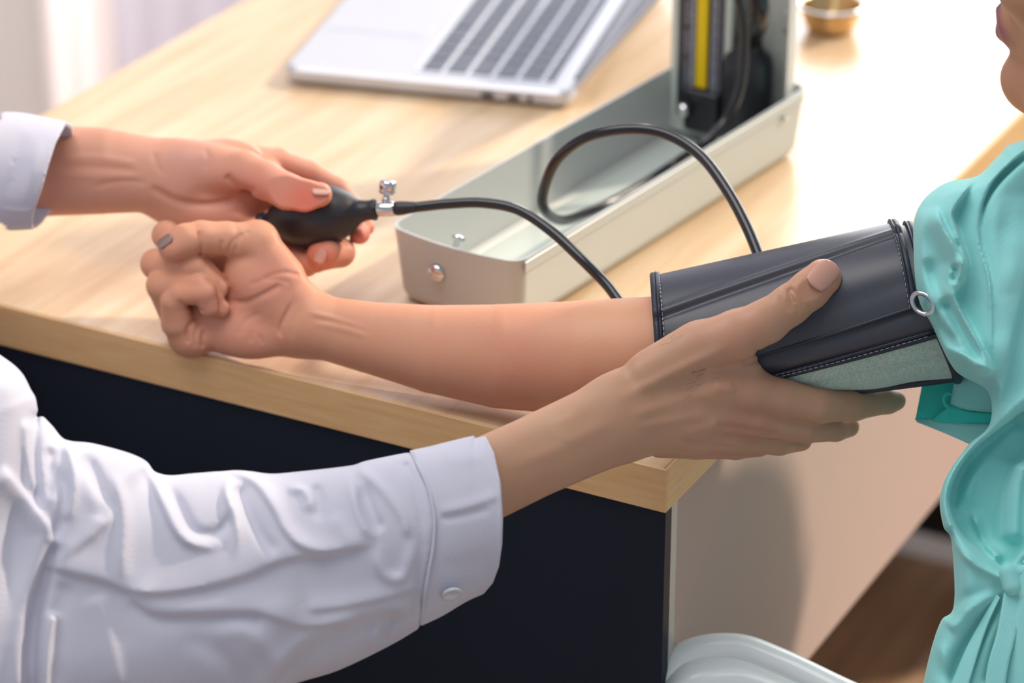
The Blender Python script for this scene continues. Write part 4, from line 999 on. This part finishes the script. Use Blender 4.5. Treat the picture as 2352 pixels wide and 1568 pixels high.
# ---- the examiner's shirt --------------------------------------------------------
def inflate(S, poly, R, zs, zc=0.0, k=0, curve=True):
    X, Y = S.xy(); p = [tuple(a) for a in (crom(poly, 4, True) if curve else poly)]
    sd = poly_sd(X, Y, p)[:, :, None]; Z = S.ax[2].reshape(1, 1, -1)
    d = np.sqrt(np.maximum(sd+R, 0)**2+((Z-zc)*zs)**2)-R
    S.D = smin(S.D, np.minimum(d, 60).astype(np.float32), k)
VD = View(1.662, 1050, 1190, gx=3.0e-5)
def build_sleeve():
    S = Sculpt((-420, 1036), (760, 1780), (-210, 200), 4.6)
    inflate(S, [(1000, 1030), (940, 1038), (840, 1058), (810, 1068), (700, 1081), (590, 1090), (520, 1082), (450, 1086), (358, 1092), (335, 1062), (300, 1041), (210, 1017), (150, 1010), (118, 975), (86, 955), (40, 1000), (-60, 1300),
                (-60, 1700), (500, 1640), (680, 1570), (780, 1538), (900, 1480), (975, 1436), (1100, 1372), (1300, 1280), (1300, 960), (1100, 1010)], 205, 1.35, 0, 0)
    inflate(S, [(86, 955), (82, 915), (70, 895), (45, 850), (0, 815), (-60, 780), (-200, 800), (-420, 900), (-420, 1760), (-100, 1760), (60, 1700), (118, 1480), (92, 1240), (95, 1100)], 220, 1.2, 0, 26)
    X, Y = S.xy()
    f = [
        ([(318, 1040), (345, 1090), (372, 1150), (400, 1210), (430, 1243), (475, 1256), (525, 1246)], 22, 24, 9, 0.34),
        ([(375, 1100), (410, 1160), (440, 1215), (480, 1228), (520, 1205), (530, 1165)], -17.2, 13, 14, .2),
        ([(505, 1075), (545, 1085), (590, 1112), (628, 1165), (655, 1215), (690, 1250), (740, 1266), (800, 1262), (868, 1246)], 22, 24, 9, 0.34),
        ([(530, 1095), (520, 1130), (535, 1180), (545, 1230), (535, 1290)], 19.2, 12, 9, 0.34), ([(548, 1110), (562, 1160), (600, 1230), (640, 1275)], -17.2, 16, 14, .2),
        ([(655, 1125), (690, 1122), (710, 1145), (708, 1180)], 14.4, 10, 12, .25), ([(720, 1110), (735, 1150), (728, 1200)], -12.8, 12, 12, .3),
        ([(800, 1085), (810, 1130), (822, 1180), (845, 1222), (872, 1240)], 18.4, 10, 12, 0.34), ([(812, 1070), (860, 1105), (900, 1150), (930, 1200), (935, 1240)], 14.9, 12, 12, .2),
        ([(830, 1110), (848, 1160), (865, 1200), (885, 1215)], -16.1, 14, 14, .25), ([(870, 1240), (870, 1290), (890, 1325), (925, 1325), (942, 1280), (945, 1230)], 16.8, 15, 14, .25),
        ([(96, 1292), (160, 1310), (240, 1330), (300, 1352), (368, 1358), (470, 1343), (560, 1318), (650, 1282), (760, 1262), (870, 1243)], 20, 60, 9, .08),
        ([(300, 1370), (335, 1400), (372, 1416), (460, 1420), (560, 1416), (610, 1422)], -9, 14, 26, .12), ([(290, 1352), (330, 1392), (370, 1406), (460, 1406), (590, 1404), (680, 1432), (760, 1432), (880, 1412), (965, 1390)], 16, 44, 8, .1),
        ([(700, 1400), (780, 1392), (880, 1372), (968, 1345)], 13, 30, 7, .15), ([(640, 1568), (690, 1500), (760, 1455), (860, 1420), (940, 1410)], -14, 14, 26, .15), ([(560, 1640), (660, 1520), (720, 1470), (830, 1425)], 16, 34, 10, .15),
        ([(480, 1460), (560, 1450), (620, 1500), (650, 1560)], 12, 26, 26, .3), ([(640, 1150), (660, 1300), (650, 1400), (590, 1480), (470, 1568)], 9.6, 32, 41, .3),
        ([(150, 1010), (165, 1060), (172, 1100), (165, 1150), (150, 1200)], 18.4, 10, 12, .15), ([(118, 1025), (112, 1080), (118, 1150)], -18.4, 12, 12, .25), ([(190, 1040), (220, 1090), (240, 1150), (235, 1200)], -18.4, 14, 18, .25),
        ([(175, 1080), (215, 1130), (248, 1182), (225, 1215), (170, 1260), (110, 1295)], 15, 10, 24, 0.34), ([(250, 1075), (275, 1130), (285, 1200), (280, 1290), (285, 1340)], 17.6, 16, 13, 0.34),
        ([(120, 1060), (150, 1130), (140, 1200), (100, 1260)], -19.2, 16, 16, .25),
        ([(0, 1070), (45, 1125), (85, 1178), (114, 1228), (92, 1300), (62, 1380), (46, 1480), (44, 1640)], 24, 10, 34, .08), ([(128, 1240), (108, 1310), (85, 1400), (75, 1500), (78, 1620)], -38.0, 18, 19, .12), ([(82, 940), (84, 1010), (86, 1090), (90, 1180)], -16.1, 10, 12, .15),
        ([(60, 960), (62, 1040), (80, 1140)], 14.4, 14, 10, .2), ([(125, 1400), (112, 1480), (100, 1620)], 28.8, 15, 17, .2), ([(225, 1360), (250, 1450), (280, 1600)], 13, 16, 36, .2), ([(150, 1330), (130, 1430), (125, 1600)], -14.4, 22, 22, .2),
        ([(20, 850), (30, 950), (10, 1060), (-20, 1200)], 9.6, 30, 30, .2), ([(930, 1060), (950, 1110), (965, 1180), (968, 1260), (960, 1340), (945, 1430)], -8.0, 9, 8, .05),
        ([(400, 1470), (470, 1480), (540, 1540), (560, 1640)], -10, 26, 26, .3), ([(880, 1480), (890, 1440), (910, 1400)], -9.6, 10, 10, .3), ([(850, 1490), (862, 1450), (880, 1418)], 9.6, 10, 10, .3), ([(760, 1180), (790, 1220), (830, 1260)], 8.0, 22, 18, .3)]
    lf = poly_sd(X, Y, [(944, 900), (945, 1036), (962, 1072), (984, 1120), (994, 1165), (998, 1200), (994, 1260), (985, 1310), (975, 1370), (967, 1440), (966, 1600), (1300, 1600), (1300, 900)])
    tt = np.clip((6-lf)/14, 0, 1); S.relief(-26*tt)
    S.relief(strokes(X, Y, f)*.95, -60, 0)
    S.chain([(900, 1185, -10, 70), (1060, 1125, -8, 84)], 6, zs=.7, op='cut')
    v, q = S.mesh(); return quads_mesh('shirt', VD(v), q, it=3)
CF = [([(1004, 1178), (1060, 1166), (1110, 1150), (1150, 1135)], 7, 16, 10, .2), ([(1008, 1192), (1060, 1184), (1130, 1168)], -5, 10, 10, .2), ([(1000, 1390), (1030, 1378), (1090, 1352), (1120, 1330)], 3, 14, 12, .2),
      ([(1145, 1090), (1149, 1190), (1146, 1290), (1120, 1345)], 3, 4, 4, .02), ([(1010, 1290), (1060, 1300), (1140, 1270)], -3, 22, 22, .3), ([(1015, 1060), (1080, 1050), (1130, 1050)], 3, 20, 20, .3)]
def build_cuff():
    S = Sculpt((930, 1190), (960, 1500), (-190, 190), 3.2)
    body = [(700, 1075), (945, 1033), (1020, 1016), (1088, 1000), (1108, 1002), (1300, 930), (1320, 1330), (1160, 1352), (1086, 1374), (1020, 1412), (968, 1437), (700, 1560)]
    inflate(S, body, 178, 1.28)
    S2 = Sculpt((930, 1190), (960, 1500), (-190, 190), 3.2); inner = [(700, 1090), (948, 1047), (1020, 1031), (1104, 1015), (1300, 946), (1320, 1316), (1156, 1336), (1080, 1358), (1015, 1394), (960, 1420), (700, 1542)]
    inflate(S2, inner, 164, 1.36); X, Y = S.xy(); S.relief(strokes(X, Y, CF), 0, 40); S.D = np.maximum(S.D, -np.minimum(S2.D, 60))
    Z = S.ax[2].reshape(1, 1, -1)
    edge = [(900, 900), (1098, 990), (1118, 1005), (1135, 1040), (1150, 1110), (1155, 1190), (1153, 1250), (1146, 1300), (1132, 1338), (1112, 1362), (1086, 1380), (1060, 1500), (600, 1600), (600, 900)]
    sd = poly_sd(X, Y, edge)[:, :, None]; left = [(944, 1000), (945, 1036), (962, 1072), (984, 1120), (994, 1165), (998, 1200), (994, 1260), (985, 1310), (975, 1370), (967, 1440), (966, 1500), (1300, 1500), (1300, 950)]
    ld_ = poly_sd(X, Y, left)[:, :, None]
    S.D = np.maximum(S.D, (sd+np.abs(Z)*0).astype(np.float32)); S.D = np.maximum(S.D, (ld_+0*Z).astype(np.float32))
    v, q = S.mesh(); return quads_mesh('shirt_cuff', VD(v), q)
sleeve = build_sleeve(); cuffp = attach(link('shirt_cuff', build_cuff(), M['shirt']), doctor)
def zfront(px_, py_): return 0
# raised seam where the cuff joins the sleeve
def seam(name, pts, r, m, V, root, fl=1.0):
    bm = bmesh.new(); sweep(bm, [V(p)[0] for p in crom(pts, 8)], r, 8, flat=fl); fix(bm); return attach(bm_obj(name, bm, m, None, True), root)
def zc(y, top=1036, bot=1438, hh=143):
    t = (y-(top+bot)/2)/((bot-top)/2); return hh*math.sqrt(max(0, 1-abs(t)**2.2))
sp = [(945, 1037), (962, 1072), (984, 1120), (994, 1165), (998, 1200), (994, 1260), (985, 1310), (975, 1370), (968, 1432)]
seam('cuff_seam', [(x, y, zc(y)+2) for x, y in sp], .0010, M['shirt'], VD, doctor)
# cuff button
bc, bn = VD((1038, 1364, 100))[0], (-FW*.55-UP*.80+RT*.22)
bm = bmesh.new(); mx = axis_mtx(tuple(bc-bn*.001), tuple(bc+bn)); lathe(bm, [(.0001, .0), (.0052, 0), (.0056, .0008), (.0054, .0016), (.0046, .0018), (.0040, .0013), (.0001, .0012)], 28, mx); fix(bm); o = attach(bm_obj('cuff_button', bm, M['pearl'], None, True), doctor); o['label'] = 'small pearly button on the near cuff'

VE = View(1.905, 60, 400, gx=0)
def build_far_sleeve():
    S = Sculpt((-520, 175), (200, 600), (-170, 170), 4.4)
    inflate(S, [(420, 330), (160, 280), (60, 260), (0, 257), (-120, 262), (-300, 280), (-520, 250), (-520, 620), (-300, 560), (-120, 535), (0, 531), (72, 527), (150, 520), (420, 480)], 134, 1.0, 0, 0)
    S2 = Sculpt((-520, 175), (200, 600), (-170, 170), 4.4); inflate(S2, [(420, 338), (160, 294), (60, 274), (-60, 274), (-60, 518), (72, 514), (150, 506), (420, 470)], 122, 1.0); S.D = np.maximum(S.D, -np.minimum(S2.D, 60))
    X, Y = S.xy(); Z = S.ax[2].reshape(1, 1, -1)
    edge = [(155, 270), (150, 288), (128, 330), (112, 380), (98, 430), (84, 470), (76, 492), (74, 520), (78, 560), (-800, 700), (-800, 150)]
    # the mouth is cut at a slant, so its far side reaches further along the wrist
    sd = poly_sd(X, Y, edge)[:, :, None]; S.D = np.maximum(S.D, (sd+np.minimum(Z, 0)*.42).astype(np.float32))
    f = [([(0, 478), (40, 486), (76, 484)], 3, 6, 6, .3), ([(60, 300), (30, 380), (20, 460)], -4, 20, 20, .3), ([(100, 320), (70, 400), (55, 480)], 4, 14, 14, .3), ([(-40, 280), (-60, 400), (-50, 520)], 8, 26, 26, .2)]
    S.relief(strokes(X, Y, f)); v, q = S.mesh(); return quads_mesh('far_sleeve', VE(v), q)
far_sleeve = build_far_sleeve()
# torso of the shirt, off to the left, joining both sleeves at the shoulders
DT = PD(-820, 700, 1.78); SHR, SHL = PD(-560, 520, 1.70), PD(-900, 180, 1.93); ELR, ELL = PD(-330, 1230, 1.65), PD(-520, 430, 1.905)
cx_, cy_ = (SHR[0]+SHL[0])/2*1000, (SHR[1]+SHL[1])/2*1000; zsh = (SHR[2]+SHL[2])/2*1000
def build_dt(grow, hh=8.0):
    lo = np.array([cx_-360, cy_-360, 380]); hi = np.array([cx_+380, cy_+360, zsh+150])
    S = Sculpt((lo[0], hi[0]), (lo[1], hi[1]), (lo[2], hi[2]), hh)
    S.chain([mm(SHR)+(56+grow,), (cx_, cy_, zsh+5, 68+grow), mm(SHL)+(56+grow,)], 0)
    S.ell((cx_, cy_, zsh-150), (135+grow, 165+grow, 180+grow), 60); S.ell((cx_, cy_, zsh-380), (125+grow, 150+grow, 210), 60); S.ell((cx_, cy_, 520), (140+grow, 165+grow, 110), 60)
    S.chain([mm(SHR)+(56+grow,), mm(ELR)+(50+grow,)], 30); S.chain([mm(SHL)+(56+grow,), mm(ELL)+(44+grow,)], 30)
    return S
S = build_dt(8); v, q = S.mesh(); dshirt = quads_mesh('torso_shirt', World(Matrix())(v), q)
join_parts('shirt', [sleeve, far_sleeve, dshirt], M['shirt'], doctor)
DH_ANG = math.radians(20)
DH = Matrix.Translation((cx_/1000-.0, cy_/1000, zsh/1000+.125)) @ Matrix.Rotation(DH_ANG, 4, 'Z') @ Matrix.Rotation(math.radians(6), 4, 'Y')
head_d = build_head(DH, 'c0957a', 'b27e6c'); hair_d = build_hair(DH)
S = build_dt(-4); S.chain([(cx_, cy_, zsh, 62), (cx_-10, cy_, zsh+90, 56)], 30)
v, q = S.mesh(); torso_d = quads_mesh('torso', World(Matrix())(v), q, col=np.tile(np.array(lin('c0957a')[:3]), (len(v), 1)))
join_parts('body', [grip_me, far_me, head_d, torso_d], M['skin'], doctor)
attach(link('hair', hair_d, M['hair']), doctor); eyes(DH, doctor)
for n_ in (NB, NC, ND): attach(n_, doctor)
S = Sculpt((cx_-200, cx_+620), (cy_-300, cy_+300), (0, 620), 8.0)
for dy in (-100, 100):
    S.chain([(cx_, cy_+dy*.8, 530, 90), (cx_+330, cy_+dy*1.2-190, 520, 72), (cx_+370, cy_+dy*1.2-195, 495, 64), (cx_+370, cy_+dy*1.2-195, 280, 54), (cx_+360, cy_+dy*1.2-195, 85, 44)], 20)
v, q = S.mesh(); attach(link('trousers', quads_mesh('trousers', World(Matrix())(v), q), M['trouser']), doctor)
for dy in (-100, 100): shoe((cx_+350)/1000, (cy_+dy*1.2-195)/1000, doctor, 0)
ST = thing('stool', 'round dark stool under the examiner at the left', 'stool', (cx_/1000, cy_/1000, 0))
bm = bmesh.new(); lathe(bm, [(.0001, .355), (.19, .355), (.20, .365), (.20, .392), (.185, .403), (.0001, .405)], 40); fix(bm); bm_obj('seat', bm, M['black'], ST, True)
bm = bmesh.new(); lathe(bm, [(.024, .03), (.024, .356)], 24); fix(bm); bm_obj('column', bm, M['chrome'], ST, True)
bm = bmesh.new(); lathe(bm, [(.0001, 0), (.21, 0), (.215, .008), (.20, .018), (.04, .032), (.0001, .033)], 40); fix(bm); bm_obj('base', bm, M['chrome'], ST, True)
# fine hairs on the back of the near hand
bm = bmesh.new()
for i in range(70):
    x = 1600+RNG.normal(0, 45); y = 800+RNG.normal(0, 28) if i % 3 else 860+RNG.normal(0, 30); z = 67+ (8 if x > 1620 else 0)
    L = RNG.uniform(14, 30); a = math.radians(-25+RNG.normal(0, 18)); pts = [(x, y, z), (x+L*.5*math.cos(a), y+L*.5*math.sin(a), z+4), (x+L*math.cos(a), y+L*math.sin(a)+3, z+3)]
    sweep(bm, [VB(p)[0] for p in pts], .00006, 4)
o = bm_obj('arm_hair', bm, M['hair'], None); o['kind'] = 'stuff'; attach(o, doctor)
